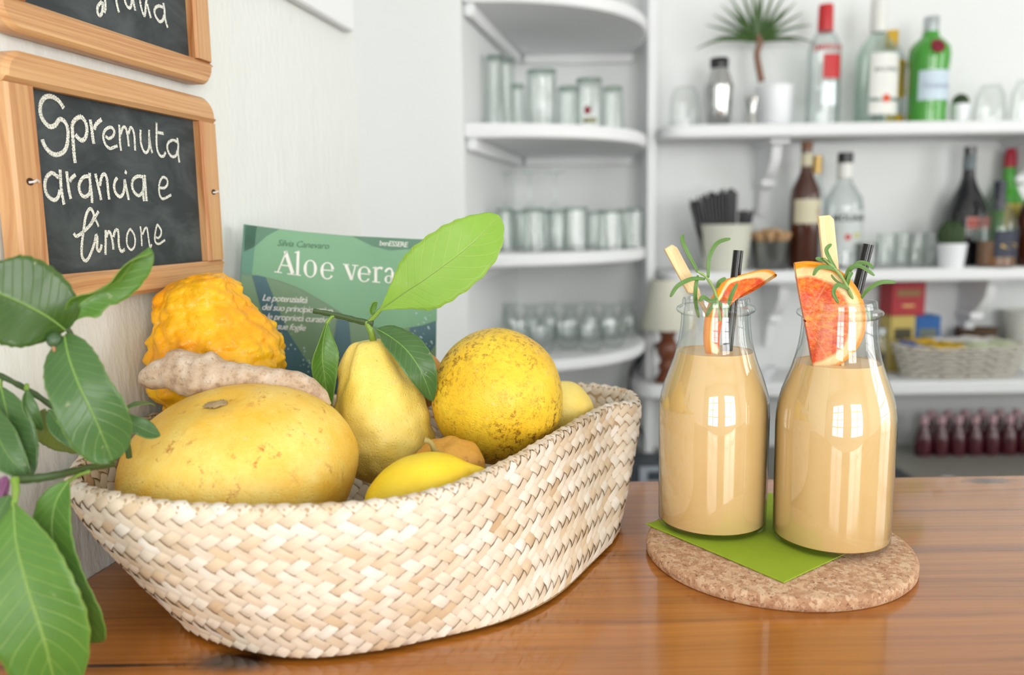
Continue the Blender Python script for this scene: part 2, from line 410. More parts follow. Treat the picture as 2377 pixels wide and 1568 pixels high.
# ------------------------------------------------------------------ long wall shelves with brackets
SH = {}
def long_shelf(key, px0, pyt, pyb, label, ends=True, Yf=2.1):
    zt = P(2000, pyt, Yf).z; zb = P(2000, pyb, Yf).z; x0 = P(px0, pyt, Yf).x; SH[key] = zt
    t = thing('wall_shelf', label, 'shelf', (x0 + 0.8, Yf + 0.1, zb), 'long white wall shelves')
    r = 0.05; pts = [V((2.2, Yf, 0))] + [V((2.2, BW, 0)), V((x0, BW, 0))]
    pts += [V((x0 + r - r * math.cos(k / 6 * pi / 2), Yf + r - r * math.sin(k / 6 * pi / 2), 0)) for k in range(7)]
    b = MB(); b.slab(pts, V((0, 0, 1)), zb, zt, 0.006); b.build('board', SHELFW, t)
    return t, zb
def bracket(t, px, zb, h=0.19, dp=0.155, Yf=2.15):
    x = P(px, 500, Yf).x; w2 = 0.013
    prof = [(BW, 0), (BW - dp, 0), (BW - dp, -0.012), (BW - dp + 0.014, -0.02), (BW - dp + 0.02, -0.05), (BW - 0.10, -0.085), (BW - 0.075, -0.10), (BW - 0.075, -0.118), (BW - 0.05, -0.125), (BW - 0.038, -0.16), (BW - 0.03, -h), (BW, -h)]
    b = MB(); b.slab([V((0, y, zb + z)) for y, z in prof], V((1, 0, 0)), x - w2, x + w2, 0.002)
    b.box((x, BW - dp / 2 - 0.004, zb - 0.006), 0.05, dp + 0.012, 0.012, None, 0.002); b.box((x, BW - 0.04, zb - 0.108), 0.036, 0.075, 0.018, None, 0.002)
    b.build('bracket', SHELFW, t)
t, zb = long_shelf('s1', 1543, 283, 314, 'long white wall shelf holding spirits and the shaker, topmost'); bracket(t, 1808, zb); bracket(t, 2420, zb)
t, zb = long_shelf('s2', 1545, 627, 656, 'long white wall shelf holding black straws and dark bottles, middle one'); bracket(t, 1835, zb); bracket(t, 2330, zb)
t, zb = long_shelf('s3', 1482, 889, 921, 'long white wall shelf holding lamp and tea boxes, lowest')

# ------------------------------------------------------------------ corner shelves (rounded front)
CS = {}
XR = P(1499, 330, 2.12).x
def corner_outline(inset=0.0):
    pts = []
    for k in range(19):
        u = k / 18; s = math.sin(u * pi / 2); cc = math.cos(u * pi / 2)
        pts.append(V((NF.x + 0.002 + (XR - NF.x - 0.002) * s ** 0.9, 1.755 + 0.42 * (1 - cc ** 0.85), 0)))
    pts += [V((XR, BW, 0)), V((NB.x + 0.002, BW, 0))]
    return pts
for key, pyt, pyb, label in (('c0', -30, 4, 'rounded white corner shelf at the picture top edge'), ('c1', 286, 320, 'rounded white corner shelf carrying tall glasses, second from the top'),
                             ('c2', 592, 622, 'rounded white corner shelf carrying the row of tumblers'), ('c3', 846, 872, 'rounded white corner shelf carrying small glass cups, lowest')):
    zt = P(1080, pyt, 1.757).z; zb = P(1080, pyb, 1.757).z; CS[key] = zt
    t = thing('corner_shelf', label, 'shelf', (NF.x + 0.2, 2.0, zb), 'rounded corner shelves')
    b = MB(); b.slab(corner_outline(), V((0, 0, 1)), zb, zt, 0.004); b.build('board', SHELFW, t)
    if key != 'c3':
        dirn = (V((NB.x, NB.y, 0)) - V((NF.x, 1.75, 0))).normalized(); nn = V((dirn.y, -dirn.x, 0))
        b = MB(); b.box(V((NF.x, 1.75, zb - 0.013)) + dirn * 0.29 + nn * 0.012, 0.55, 0.022, 0.026, (dirn, nn, V((0, 0, 1))), 0.004); b.build('side_cleat', SHELFW, t)
        b = MB(); b.box(((NB.x + XR) / 2 + 0.01, BW - 0.012, zb - 0.013), XR - NB.x - 0.03, 0.024, 0.026, None, 0.004); b.build('back_cleat', SHELFW, t)
# ------------------------------------------------------------------ woven palm basket
random.seed(7)
STRAW = NT('palm_straw')
_tn = STRAW.tone(); _uv = STRAW.uv()
_fib = STRAW.noise(STRAW.map(_uv, (8, 160, 1)), 1.0, 2, 0.6)
_c = STRAW.ramp(_tn, [(0.0, srgb(208, 174, 134)), (0.3, srgb(226, 203, 172)), (0.65, srgb(237, 222, 202)), (1.0, srgb(246, 238, 226))])
_c = STRAW.mix(STRAW.math('MULTIPLY', STRAW.maprange(_fib, 0.45, 0.75), 0.28), _c, srgb(186, 146, 100))
STRAW.p(col=_c, rough=0.5, spec=0.4, normal=STRAW.bump(_fib, 0.25, 0.0003)); STRAW = STRAW.m
CORE = plain('straw_core', srgb(196, 164, 124), 0.8)
HZ = 0.092
RIM = [Zp(152, 1100, HZ), Zp(225, 1132, HZ), Zp(400, 1160, HZ), Zp(620, 1167, HZ), Zp(850, 1158, HZ), Zp(1040, 1122, HZ), Zp(1200, 1054, HZ), Zp(1330, 980, HZ), Zp(1420, 933, HZ),
       Zp(1486, 922, HZ), Zp(1452, 893, HZ), Zp(1330, 880, HZ), V((0.0, 0.692, HZ)), V((-0.075, 0.684, HZ)), V((-0.15, 0.680, HZ)), V((-0.226, 0.658, HZ + 0.002)), V((-0.2635, 0.592, HZ + 0.006)), V((-0.270, 0.505, HZ + 0.002))]
BASE = [V((-0.205, 0.482, 0)), Zp(440, 1470), Zp(545, 1513), Zp(690, 1537), Zp(850, 1524), Zp(1000, 1494), Zp(1165, 1452), Zp(1290, 1390), Zp(1375, 1312),
        Zp(1428, 1255), V((0.078, 0.612, 0)), V((0.05, 0.632, 0)), V((-0.0, 0.637, 0)), V((-0.06, 0.630, 0)), V((-0.125, 0.628, 0)), V((-0.185, 0.605, 0)), V((-0.2, 0.55, 0)), V((-0.21, 0.51, 0))]
RIM = [p_ - V((0, 0, 0.0055)) for p_ in RIM]
NS = 480
rim_c = spline(RIM, NS, True); base_c = spline(BASE, NS, True)
mid_c = [a_.lerp(b_, 0.5) for a_, b_ in zip(rim_c, base_c)]
ln = [0.0]
for i in range(NS): ln.append(ln[-1] + (mid_c[(i + 1) % NS] - mid_c[i]).length)
PER = ln[-1]
def sidx(s):
    """arc length -> fractional index"""
    s = s % PER
    lo, hi = 0, NS
    while hi - lo > 1:
        md = (lo + hi) // 2
        if ln[md] <= s: lo = md
        else: hi = md
    return lo + (s - ln[lo]) / (ln[lo + 1] - ln[lo])
def cur(c, x):
    i = int(x) % NS; return c[i].lerp(c[(i + 1) % NS], x - int(x))
RR = 0.0042
def bsurf(s, t):
    """t 0..1 outer wall, 1..2 over the rim, 2..3 inner wall back down"""
    x = sidx(s); r = cur(rim_c, x); bb = cur(base_c, x)
    def wall(tt):
        tt = max(-0.05, tt); g = 1 - (1 - max(0.0, tt)) ** 1.55 if tt < 1 else 1.0
        if tt < 0: g = tt * 2.2
        q = bb.lerp(r, g); q.z = (r.z - RR) * max(tt, 0) + 0.0025
        return q
    t0 = (cur(mid_c, sidx(s + 0.002)) - cur(mid_c, sidx(s - 0.002))); inw = V((-t0.y, t0.x, 0)).normalized()   # s runs left to right along the front
    if inw.dot(V((-0.085, 0.54, 0)) - V((r.x, r.y, 0))) < 0: inw = -inw
    if t <= 1: return wall(t)
    top = wall(1.0)
    if t <= 2:
        a = pi * (t - 1); return top + inw * (RR * (1 - math.cos(a))) + V((0, 0, RR * math.sin(a)))
    q = wall(3 - t); return q + inw * (2 * RR)
def bnorm(s, t):
    a = bsurf(s + 0.002, t) - bsurf(s - 0.002, t); c = bsurf(s, t + 0.02) - bsurf(s, t - 0.02)
    n = a.cross(c).normalized(); return n
# plaited 2/2 twill: short bands of two slopes that interlock like herringbone
AL = math.radians(39); LW = 0.102; LR = pi * RR
NW_ = int(round(PER / 0.0100)); SW = PER / NW_ / 2 / math.cos(AL); PITCH_H = 2 * SW * math.sin(AL)
def h2t(h):
    if h <= LW: return h / LW
    if h <= LW + LR: return 1 + (h - LW) / LR
    return min(3.0, 2 + (h - LW - LR) / LW)
n_test = bnorm(PER * 0.2, 0.5); FLIP = -1 if n_test.y > 0 else 1
def strip(mb, s0, h0, sg, tone, lift=1.0):
    ru = random.random() * 9; rws = []; uvs = []; ca, sa = math.cos(AL), math.sin(AL); wj = random.uniform(0.97, 1.05); tilt = random.uniform(-0.0002, 0.0002)
    for l, hh in ((-1.15, -0.0005), (-0.85, 0.0004), (0.0, 0.0011), (0.85, 0.0004), (1.15, -0.0005)):
        r = []
        for c_, hc in ((-0.5, -0.00015 - tilt), (0.0, 0.0001), (0.5, -0.00015 + tilt)):
            c2 = c_ * wj
            s_ = s0 + SW * (l * ca * sg - c2 * sa * sg); h_ = max(0.0, h0 + SW * (l * sa + c2 * ca))
            t_ = h2t(h_); r.append(bsurf(s_, t_) + bnorm(s_, min(2.97, max(0.03, t_))) * (FLIP * (hh + hc) * lift)); uvs.append((l * SW + ru, c2 * SW + ru))
        rws.append(r)
    mb.grid(rws, uvs=uvs, tone=tone)
basket = thing('woven_basket', 'large boat-shaped basket of pale plaited palm straw holding citrus fruit', 'basket', (-0.07, 0.53, 0))
b = MB()
prof_t = [-0.02, 0.0, 0.06, 0.15, 0.3, 0.45, 0.6, 0.75, 0.9, 1.0, 1.25, 1.5, 1.75, 2.0, 2.15, 2.35, 2.6, 2.85, 2.97]
rows = [[bsurf(PER * j / 120, t_) for j in range(120)] for t_ in prof_t]
b.grid(rows, close_u=True)
bot = [cur(base_c, sidx(PER * j / 120)) * 1.0 + V((0, 0, 0.002)) for j in range(120)]
b.add(bot, [tuple(range(120))]); b.build('lining', CORE, basket)
strips = []
ri = 0; h0 = PITCH_H * 0.35
while h0 < 2 * LW + LR - PITCH_H * 0.6:
    sg = 1 if ri % 2 == 0 else -1
    zone = 0 if h0 < LW else (1 if h0 < LW + LR else 2); t0 = h2t(h0)
    for i in range(NW_):
        s0 = (2 * i + 0.5 * sg) * SW * math.cos(AL)
        mb = MB(); strip(mb, s0, h0, sg, min(1, max(0, random.gauss(0.6, 0.2))), random.uniform(0.75, 1.3))
        pc = mb.v[7]; n_ = bnorm(s0, t0) * FLIP; vis = n_.dot(CAM - pc)
        xy = [proj(mb.v[k]) for k in (0, 2, 14, 12)]
        ar = 0.5 * abs((xy[0][0] - xy[2][0]) * (xy[1][1] - xy[3][1]) - (xy[1][0] - xy[3][0]) * (xy[0][1] - xy[2][1]))
        if vis <= 0 or zone == 2: ar = 0
        strips.append((ar, mb))
    ri += 1; h0 += PITCH_H
strips.sort(key=lambda x: -x[0])
for ar, mb in strips[:300]: mb.build('strip', STRAW, basket, fix=False, auto=False)
rest = MB()
for ar, mb in strips[300:]:
    o_ = len(rest.v); rest.v += mb.v; rest.f += [tuple(i + o_ for i in q_) for q_ in mb.f]; rest.uv += mb.uv; rest.tone += mb.tone
o = rest.build('further_strips', STRAW, basket, fix=False, auto=False); o['kind'] = 'stuff'

# ------------------------------------------------------------------ fruit
def blob(c, rf, axis=V((0, 0, 1)), nu=48, nv=32):
    """closed surface: rf(direction_local) -> radius; local z along axis"""
    z = axis.normalized(); x = z.cross(V((0, 1, 0.2))).normalized(); y = z.cross(x); rows = []
    for i in range(nv + 1):
        th = pi * i / nv; r = []
        for j in range(nu):
            ph = 2 * pi * j / nu; d = V((math.sin(th) * math.cos(ph), math.sin(th) * math.sin(ph), math.cos(th)))
            q = rf(d) if callable(rf) else d * rf
            r.append(c + x * q.x + y * q.y + z * q.z)
        rows.append(r)
    mb = MB(); mb.grid(rows, close_u=True); return mb
def revolve(top, bot, prof, disp, nu=64, nv=60, side=None):
    """pear-like body around the line top->bottom; prof = [(t, radius)]"""
    ax = bot - top; L = ax.length; z = ax.normalized(); x = z.cross(V((0, 1, 0.1))).normalized(); y = z.cross(x); rows = []
    pr = [(p.x, max(0.0, p.y)) for p in spline([V((a, r, 0)) for a, r in prof], 120)]
    for i in range(nv + 1):
        u = 0.5 - 0.5 * math.cos(pi * i / nv); r = []; rad = interp(pr, u) if 0 < u < 1 else 0.0
        for j in range(nu):
            ph = 2 * pi * j / nu; p0 = V((rad * math.cos(ph), rad * math.sin(ph), u * L)); p0 = disp(p0, u, ph, rad)
            r.append(top + x * p0.x + y * p0.y + z * p0.z)
        rows.append(r)
    mb = MB(); mb.grid(rows, close_u=True); return mb
YEL1, YEL2 = srgb(244, 208, 76), srgb(240, 186, 40)
POM = citrus('pomelo_peel', srgb(246, 216, 116), srgb(242, 186, 56), srgb(190, 112, 44), 0.65, 0.5, 520, spotscale=120)
LEM = citrus('lemon_peel', srgb(248, 224, 126), srgb(244, 208, 84), srgb(150, 110, 50), 0.05, 0.6, 480)
LEM2 = citrus('bright_lemon_peel', srgb(248, 216, 52), srgb(244, 200, 30), srgb(150, 110, 50), 0.02, 0.3, 560)
GRA = citrus('speckled_peel', srgb(246, 210, 60), srgb(240, 188, 40), srgb(122, 70, 20), 1.2, 0.55, 560, spotscale=270)
CIT = citrus('citron_peel', srgb(254, 198, 26), srgb(246, 160, 12), srgb(190, 140, 60), 0.1, 0.5, 420, rough=0.38)
MAN = citrus('dry_mandarin_peel', srgb(222, 166, 70), srgb(200, 138, 52), srgb(140, 96, 50), 0.4, 0.4, 560, rough=0.55)
STEMG = plain('green_stem', srgb(126, 158, 60), 0.5, bumpy=0.3, scale=400)
STEMD = plain('dark_twig', srgb(62, 84, 40), 0.5, bumpy=0.4, scale=400)
SCAR = plain('grey_stem_scar', srgb(176, 152, 112), 0.8, bumpy=0.8, scale=500)

# big pomelo
c0 = P(560, 1146, 0.500); c0.z = 0.0750
def pom(d):
    n_ = noise.noise(d * 1.7 + V((3, 1, 2))) * 0.035; dim = 0.07 * math.exp(-((1 - d.z) / 0.012))
    k_ = 1 - 0.10 * max(0.0, -d.z); return V((d.x * 0.0735 * k_, d.y * 0.066 * k_, d.z * 0.0552)) * (1 + n_ - dim)
t = thing('pomelo', 'very large round yellow pomelo lying in the basket front', 'fruit', (c0.x, c0.y, 0.006))
blob(c0, pom, V((-0.13, -0.32, 1)), 64, 48).build('peel', POM, t)
ax = V((-0.13, -0.32, 1)).normalized(); b = MB(); tp = c0 + ax * 0.0520
b.add([], [])
b = blob(tp, lambda d: V((d.x * 0.0070, d.y * 0.0040, d.z * 0.0012)) * (1 + 0.5 * noise.noise(d * 4)), ax, 20, 10); b.build('stem_scar', SCAR, t)

# pear-shaped lemon with twig and leaves
tp, bt = P(862, 786, 0.573), P(905, 1122, 0.566)
def lemd(p, u, ph, r):
    k = math.exp(-((u - 0.1) / 0.17) ** 2)
    f = 1 + 0.27 * k * math.cos(6 * ph + 0.6) * (0.6 + 0.4 * math.cos(2 * ph)) + 0.10 * k * math.cos(3 * ph + 1) + 0.05 * noise.noise(V((math.cos(ph) * 4, math.sin(ph) * 4, u * 12))) + 0.05 * noise.noise(V((math.cos(ph) * 1.5, math.sin(ph) * 1.5, u * 5)))
    return V((p.x * f, p.y * f, p.z + (0.004 * math.exp(-(r / 0.006) ** 2) if u < 0.15 else 0)))
lem = thing('lemon', 'pear-shaped yellow lemon with green twig and three leaves, standing in the basket', 'fruit', bt)
S_ = lambda px: mm(px, 0.570)
revolve(tp, bt, [(0, S_(20)), (0.02, S_(40)), (0.06, S_(52)), (0.14, S_(66)), (0.24, S_(82)), (0.36, S_(96)), (0.5, S_(110)), (0.64, S_(117)), (0.76, S_(114)), (0.87, S_(96)), (0.95, S_(62)), (0.99, S_(26)), (1, 0)], lemd).build('peel', LEM, lem)

# speckled grapefruit
c0 = P(1154, 920, 0.574)
def gr(d):
    nip = 0.0
    q = d.normalized().dot(V((0.25, -0.62, -0.74)).normalized()); nip = -0.06 * math.exp(-((1 - q) / 0.012)) + 0.05 * math.exp(-((1 - q) / 0.05))
    return V((d.x * 0.0462, d.y * 0.044, d.z * 0.0483)) * (1 + 0.025 * noise.noise(d * 1.6 + V((9, 2, 1))) + nip)
o = blob(c0, gr, V((0, 0, 1)), 64, 48).build('grapefruit', GRA); tag(o, 'round yellow grapefruit covered in brown specks, on top of the pile', 'fruit')

# lemon tucked at the basket end
c0 = P(1303, 962, 0.626)
o = blob(c0, lambda d: V((d.x * 0.025, d.y * 0.024, d.z * 0.026)) * (1 + 0.04 * noise.noise(d * 2)), V((0.3, 0, 1)), 40, 28).build('lemon', LEM); tag(o, 'pale lemon behind the speckled grapefruit at the basket end', 'fruit')
# lemon behind the pear-shaped one
c0 = P(960, 884, 0.632)
o = blob(c0, lambda d: V((d.x * 0.0236, d.y * 0.0215, d.z * 0.025)) * (1 + 0.03 * noise.noise(d * 2 + V((4, 4, 4)))), V((0.5, 0, 1)), 40, 28).build('orange', MAN.copy()); tag(o, 'smooth yellow orange half hidden between pear-shaped lemon and grapefruit', 'fruit')
# dry mandarin with stem
c0 = P(1040, 1086, 0.504)
t = thing('mandarin', 'small dull orange mandarin with dry curled stem in the basket', 'fruit', c0 - V((0, 0, 0.016)))
def man(d):
    return V((d.x * 0.0236, d.y * 0.0225, d.z * 0.0185)) * (1 + 0.05 * math.cos(7 * math.atan2(d.y, d.x)) * max(0, d.z) ** 2 * (1 - d.z) * 4 + 0.04 * noise.noise(d * 2.2) - 0.14 * math.exp(-((1 - d.z) / 0.02)))
blob(c0, man, V((-0.1, -0.25, 1)), 48, 32).build('peel', MAN, t)
b = MB(); b.tube(spline([P(1030, 1062, 0.494), P(1010, 1050, 0.486), P(1000, 1028, 0.485), P(984, 1022, 0.484)], 10), [0.0026, 0.0024, 0.0021, 0.0019, 0.0017, 0.0016, 0.0016, 0.0017, 0.0020, 0.0022], 10); b.build('stem', plain('dry_stem', srgb(168, 148, 84), 0.7, bumpy=0.6, scale=500), t)
# front lemon with a nipple
a_, b_ = P(818, 1205, 0.452), P(1156, 1084, 0.478)
c0 = a_.lerp(b_, 0.46); axl = (b_ - a_).normalized()
def frl(d):
    q = V((d.x * 0.0232, d.y * 0.0232, d.z * 0.0335)) * (1 + 0.03 * noise.noise(d * 2.5)); q.z += 0.0075 * math.exp(-((1 - d.z) / 0.03)); return q
o = blob(c0, frl, axl, 48, 40).build('lemon', LEM2); tag(o, 'bright yellow lemon with pointed tip behind the front basket rim', 'fruit')

# knobbly citron
tp, bt = P(448, 643, 0.593), P(546, 1010, 0.593)
S2 = lambda px: mm(px, 0.600)
def citd(p, u, ph, r):
    q = V((math.cos(ph) * r * 1, math.sin(ph) * r * 1, p.z))
    d1 = noise.voronoi(q * 75)[0]; d2 = noise.voronoi(q * 150 + V((3, 3, 3)))[0]
    h = 0.0068 * (0.55 - d1[0]) + 0.0030 * (0.5 - d2[0]) + 0.004 * noise.noise(q * 28)
    k = max(0.0, min(1.0, r / 0.012)); dr = V((math.cos(ph), math.sin(ph), 0))
    return V((p.x, p.y, p.z)) + dr * h * k + (V((0, 0, -h * (1 - k))) if u < 0.1 else V((0, 0, 0)))
o = revolve(tp, bt, [(0, S2(30)), (0.012, S2(48)), (0.05, S2(78)), (0.12, S2(95)), (0.22, S2(112)), (0.34, S2(136)), (0.46, S2(152)), (0.58, S2(158)), (0.7, S2(140)), (0.82, S2(112)), (0.92, S2(74)), (0.98, S2(60)), (1, 0)], citd, 170, 150).build('citron', CIT)
tag(o, 'big knobbly orange yellow citron standing at the back of the basket', 'fruit')

# ginger root
GING = NT('ginger_skin'); _o = GING.obj(); _n = GING.noise(_o, 70, 5, 0.65); _w = GING.noise(GING.map(_o, (1, 1, 1)), 320, 3, 0.6)
GING.p(col=GING.mix(GING.math('MULTIPLY', GING.maprange(_w, 0.55, 0.7), 0.5), GING.ramp(_n, [(0.3, srgb(150, 116, 88)), (0.47, srgb(200, 172, 144)), (0.68, srgb(222, 204, 184))]), srgb(136, 100, 74)), rough=0.6, normal=GING.bump(GING.math('ADD', _n, GING.math('MULTIPLY', _w, 0.4)), 0.5, 0.0015)); GING = GING.m
def lump(mb, pts, rads, seg=20, n=26):
    pp = spline(pts, n); rr = [max(0.0008, q_.x) for q_ in spline([V((r_, 0, 0)) for r_ in rads], n)]
    rows = []
    up = V((0, 0, 1))
    for i in range(n):
        tt = (pp[min(i + 1, n - 1)] - pp[max(0, i - 1)]).normalized(); a1 = tt.cross(up).normalized(); b1 = tt.cross(a1); r = []
        for j in range(seg):
            ph = 2 * pi * j / seg; d = a1 * math.cos(ph) + b1 * math.sin(ph); f = 1 + 0.10 * noise.noise((pp[i] + d * rr[i]) * 90) + 0.04 * math.sin(i * 1.9)
            r.append(pp[i] + d * (rr[i] * f))
        rows.append(r)
    mb.grid(rows, close_u=True); mb.add(rows[0], [tuple(range(seg))]); mb.add(rows[-1], [tuple(reversed(range(seg)))])
b = MB(); YG = 0.527; g = lambda x, y, dy=0: P(x, y, YG + dy)
S3 = lambda px: mm(px, YG)
lump(b, [g(329, 893), g(345, 880), g(385, 866), g(430, 868), g(480, 878), g(530, 885), g(580, 886), g(635, 893), g(690, 900), g(728, 920), g(756, 950)], [S3(x) for x in (11, 29, 38, 52, 56, 46, 39, 41, 37, 32, 18)], n=48)
lump(b, [g(420, 870), g(418, 845), g(408, 822), g(405, 812)], [S3(x) for x in (34, 34, 26, 12)], n=14)
lump(b, [g(470, 872), g(486, 848), g(496, 828), g(500, 822)], [S3(x) for x in (34, 30, 22, 10)], n=14)
lump(b, [g(672, 900), g(684, 884), g(690, 876)], [S3(x) for x in (28, 22, 12)], n=10)
o = b.build('ginger_root', GING, auto=False); md = o.modifiers.new('remesh', 'REMESH'); md.mode = 'VOXEL'; md.voxel_size = 0.0011; md.use_smooth_shade = True
md = o.modifiers.new('smooth', 'SMOOTH'); md.iterations = 4
tag(o, 'pale brown knobbly ginger root lying between citron and pomelo', 'ginger')
# ------------------------------------------------------------------ leaves and twigs
LF_DARK = leaf_mat('dark_lemon_leaf', srgb(62, 98, 50), srgb(84, 122, 62), srgb(140, 170, 90), 0.12, 0.35, 0.3)
LF_DEEP = leaf_mat('deep_green_leaf', srgb(50, 82, 28), srgb(72, 104, 38), srgb(104, 132, 60), 0.12, 0.4, 0.3)
LF_MID = leaf_mat('green_lemon_leaf', srgb(78, 122, 48), srgb(104, 150, 60), srgb(170, 195, 90), 0.2, 0.3, 0.35)
LF_LIGHT = leaf_mat('bright_lemon_leaf', srgb(140, 186, 62), srgb(164, 206, 84), srgb(190, 214, 110), 0.3, 0.25, 0.4)
LF_OLIVE = leaf_mat('olive_lemon_leaf', srgb(104, 118, 40), srgb(122, 134, 52), srgb(150, 158, 80), 0.2, 0.3, 0.4)
RIB = plain('leaf_midrib', srgb(128, 164, 78), 0.5)
def leaf(parent, mids, hw, facing, mat, fold=0.25, wave=0.10, roll=(0, 0), name='leaf', prof=None, nseg=26, na=10, rib=True, thick=0.0004, ser=0.02, tipcurl=0.0):
    """blade around a midrib; hw half width; facing = side the upper surface looks to"""
    mp = spline([V(x) for x in mids], nseg); prof = prof or [(0, 0.02), (0.06, 0.22), (0.2, 0.66), (0.4, 0.97), (0.55, 1.0), (0.72, 0.86), (0.86, 0.52), (0.95, 0.22), (1, 0.0)]
    pr = [(q.x, max(0, q.y)) for q in spline([V((x, y, 0)) for x, y in prof], 60)]
    rows = []; uvs = []; ribp = []; rd = random.random() * 50; fc = V(facing).normalized()
    L = sum((mp[i + 1] - mp[i]).length for i in range(nseg - 1))
    for i in range(nseg):
        u = i / (nseg - 1); T = (mp[min(i + 1, nseg - 1)] - mp[max(i - 1, 0)]).normalized()
        S = T.cross(fc).normalized(); N = S.cross(T).normalized()
        if N.dot(fc) < 0: N = -N; S = -S
        an = roll[0] + (roll[1] - roll[0]) * u
        S, N = S * math.cos(an) + N * math.sin(an), N * math.cos(an) - S * math.sin(an)
        wd = hw * interp(pr, u) * (1 + ser * math.sin(u * 75 + rd)); r = []
        for j in range(-na // 2, na // 2 + 1):
            a_ = j / (na / 2); wv = wave * hw * math.sin(u * 11 + rd + (1.3 if a_ > 0 else 0)) * abs(a_) ** 1.5
            r.append(mp[i] + S * (wd * a_ * (1 - 0.12 * fold * abs(a_))) + N * (fold * wd * abs(a_) ** 1.4 + wv - tipcurl * L * max(0, u - 0.6) ** 2)); uvs.append((u, a_))
        rows.append(r); ribp.append(mp[i] - N * (tipcurl * L * max(0, u - 0.6) ** 2))
    b = MB(); b.grid(rows, uvs=uvs); o = b.build(name, mat, parent, fix=False, auto=False)
    md = o.modifiers.new('thick', 'SOLIDIFY'); md.thickness = thick; md.offset = 0
    if rib:
        b = MB(); b.tube(ribp, [0.0006 * (1 - 0.7 * i / nseg) * min(1.0, hw / 0.012) for i in range(nseg)], 6); b.build('midrib', RIB, o)
    return o
def twig(parent, pts, r0, r1, mat, name='twig', n=16, seg=8):
    b = MB(); pp = spline([V(x) for x in pts], n); b.tube(pp, [r0 + (r1 - r0) * i / (n - 1) * 1.0 + 0.0002 * math.sin(i * 2.3) for i in range(n)], seg); return b.build(name, mat, parent)
TOCAM = V((0, -1, 0.25))
# the lemon's own twig and leaves
YL = 0.564
twig(lem, [P(868, 800, 0.570), P(862, 772, 0.563), P(850, 748, YL)], 0.0024, 0.0020, STEMG, 'stem')
twig(lem, [P(727, 722, YL), P(760, 728, YL), P(800, 737, YL), P(835, 746, YL), P(866, 752, YL)], 0.0016, 0.0023, STEMD)
twig(lem, [P(856, 748, YL), P(872, 732, YL), P(882, 720, YL), P(894, 712, YL)], 0.0016, 0.0013, STEMG, 'petiole')
leaf(lem, [P(882, 720, YL), P(940, 680, YL - 0.004), P(1000, 640, YL - 0.006), P(1098, 565, YL - 0.004), P(1158, 500, YL + 0.006)], mm(76, YL), (0.15, -1, 0.15), LF_LIGHT, 0.10, 0.03, (0.0, 0.1),
     prof=[(0, 0.03), (0.08, 0.14), (0.2, 0.46), (0.35, 0.84), (0.5, 1.0), (0.66, 1.0), (0.8, 0.8), (0.91, 0.46), (0.97, 0.22), (1, 0.03)], nseg=60, na=14, ser=0.022)
leaf(lem, [P(868, 735, YL), P(863, 722, YL), P(868, 708, YL), P(876, 702, YL)], mm(9, YL), (1, -1, 0), LF_MID, 0.3, name='leaflet', rib=False)
twig(lem, [P(776, 734, YL), P(768, 738, YL - 0.002), P(757, 752, YL - 0.004)], 0.0013, 0.0011, STEMG, 'petiole')
leaf(lem, [P(760, 748, YL - 0.004), P(750, 790, YL - 0.006), P(748, 835, YL - 0.006), P(754, 880, YL - 0.004), P(763, 960, YL)], mm(34, YL), (0.95, -0.6, 0.1), LF_MID, 0.55, 0.10, (0.2, -1.0))
leaf(lem, [P(872, 764, YL), P(905, 782, YL - 0.004), P(945, 815, YL - 0.013), P(980, 868, YL - 0.017), P(1004, 934, YL - 0.011)], mm(42, YL), (0.55, -0.75, 0.75), LF_DARK, 0.30, 0.08, (0.2, -0.7))

# branch A : upright twig with big dark leaves and a tiny green fruit
YA = 0.425
br = thing('lemon_branch', 'lemon twig with big dark leaf, curled leaf and tiny green fruit before the slate', 'branch', P(285, 1040, 0.452))
twig(br, [P(300, 1062, 0.455), P(283, 970, 0.447), P(240, 890, 0.437), P(190, 815, YA + 0.004), P(156, 762, YA)], 0.0017, 0.0012, STEMD)
leaf(br, [P(154, 768, YA), P(110, 735, YA - 0.008), P(50, 703, YA - 0.014), P(-20, 672, YA - 0.02), P(-75, 640, YA - 0.026)], mm(104, YA), (0.25, -1, 0.35), LF_DEEP, 0.12, 0.06, (0.1, -0.1),
     prof=[(0, 0.03), (0.06, 0.30), (0.16, 0.62), (0.3, 0.88), (0.5, 1.0), (0.7, 0.9), (0.88, 0.5), (1, 0)], nseg=34, na=14)
leaf(br, [P(157, 760, YA), P(180, 712, YA), P(225, 680, YA + 0.004), P(275, 650, YA + 0.008), P(315, 600, YA + 0.010), P(347, 574, YA + 0.012)], mm(44, YA), (0.4, -0.75, -0.5), LF_MID, 0.75, 0.22, (0.3, -0.7),
     prof=[(0, 0.05), (0.1, 0.3), (0.25, 0.85), (0.4, 0.72), (0.5, 0.95), (0.62, 1.0), (0.75, 0.85), (0.88, 0.55), (0.96, 0.35), (1, 0.12)], nseg=36, na=12)
leaf(br, [P(150, 780, YA - 0.004), P(160, 830, YA - 0.012), P(186, 900, YA - 0.018), P(222, 975, YA - 0.018), P(262, 1072, YA - 0.012)], mm(72, YA), (0.3, -1, 0.2), LF_DARK, 0.16, 0.07, (-0.25, 0.25), nseg=36, na=14,
     prof=[(0, 0.08), (0.06, 0.3), (0.2, 0.7), (0.38, 0.88), (0.55, 0.92), (0.7, 1.0), (0.84, 0.92), (0.93, 0.62), (0.98, 0.3), (1, 0.1)])
cf = P(127, 790, YA - 0.006)
blob(cf, lambda d: V((d.x * 0.0040, d.y * 0.0040, d.z * 0.0042)), V((0.3, 0, -1)), 20, 14).build('green_fruit', plain('unripe_lemon', srgb(70, 96, 62), 0.35, bumpy=0.4, scale=700), br)
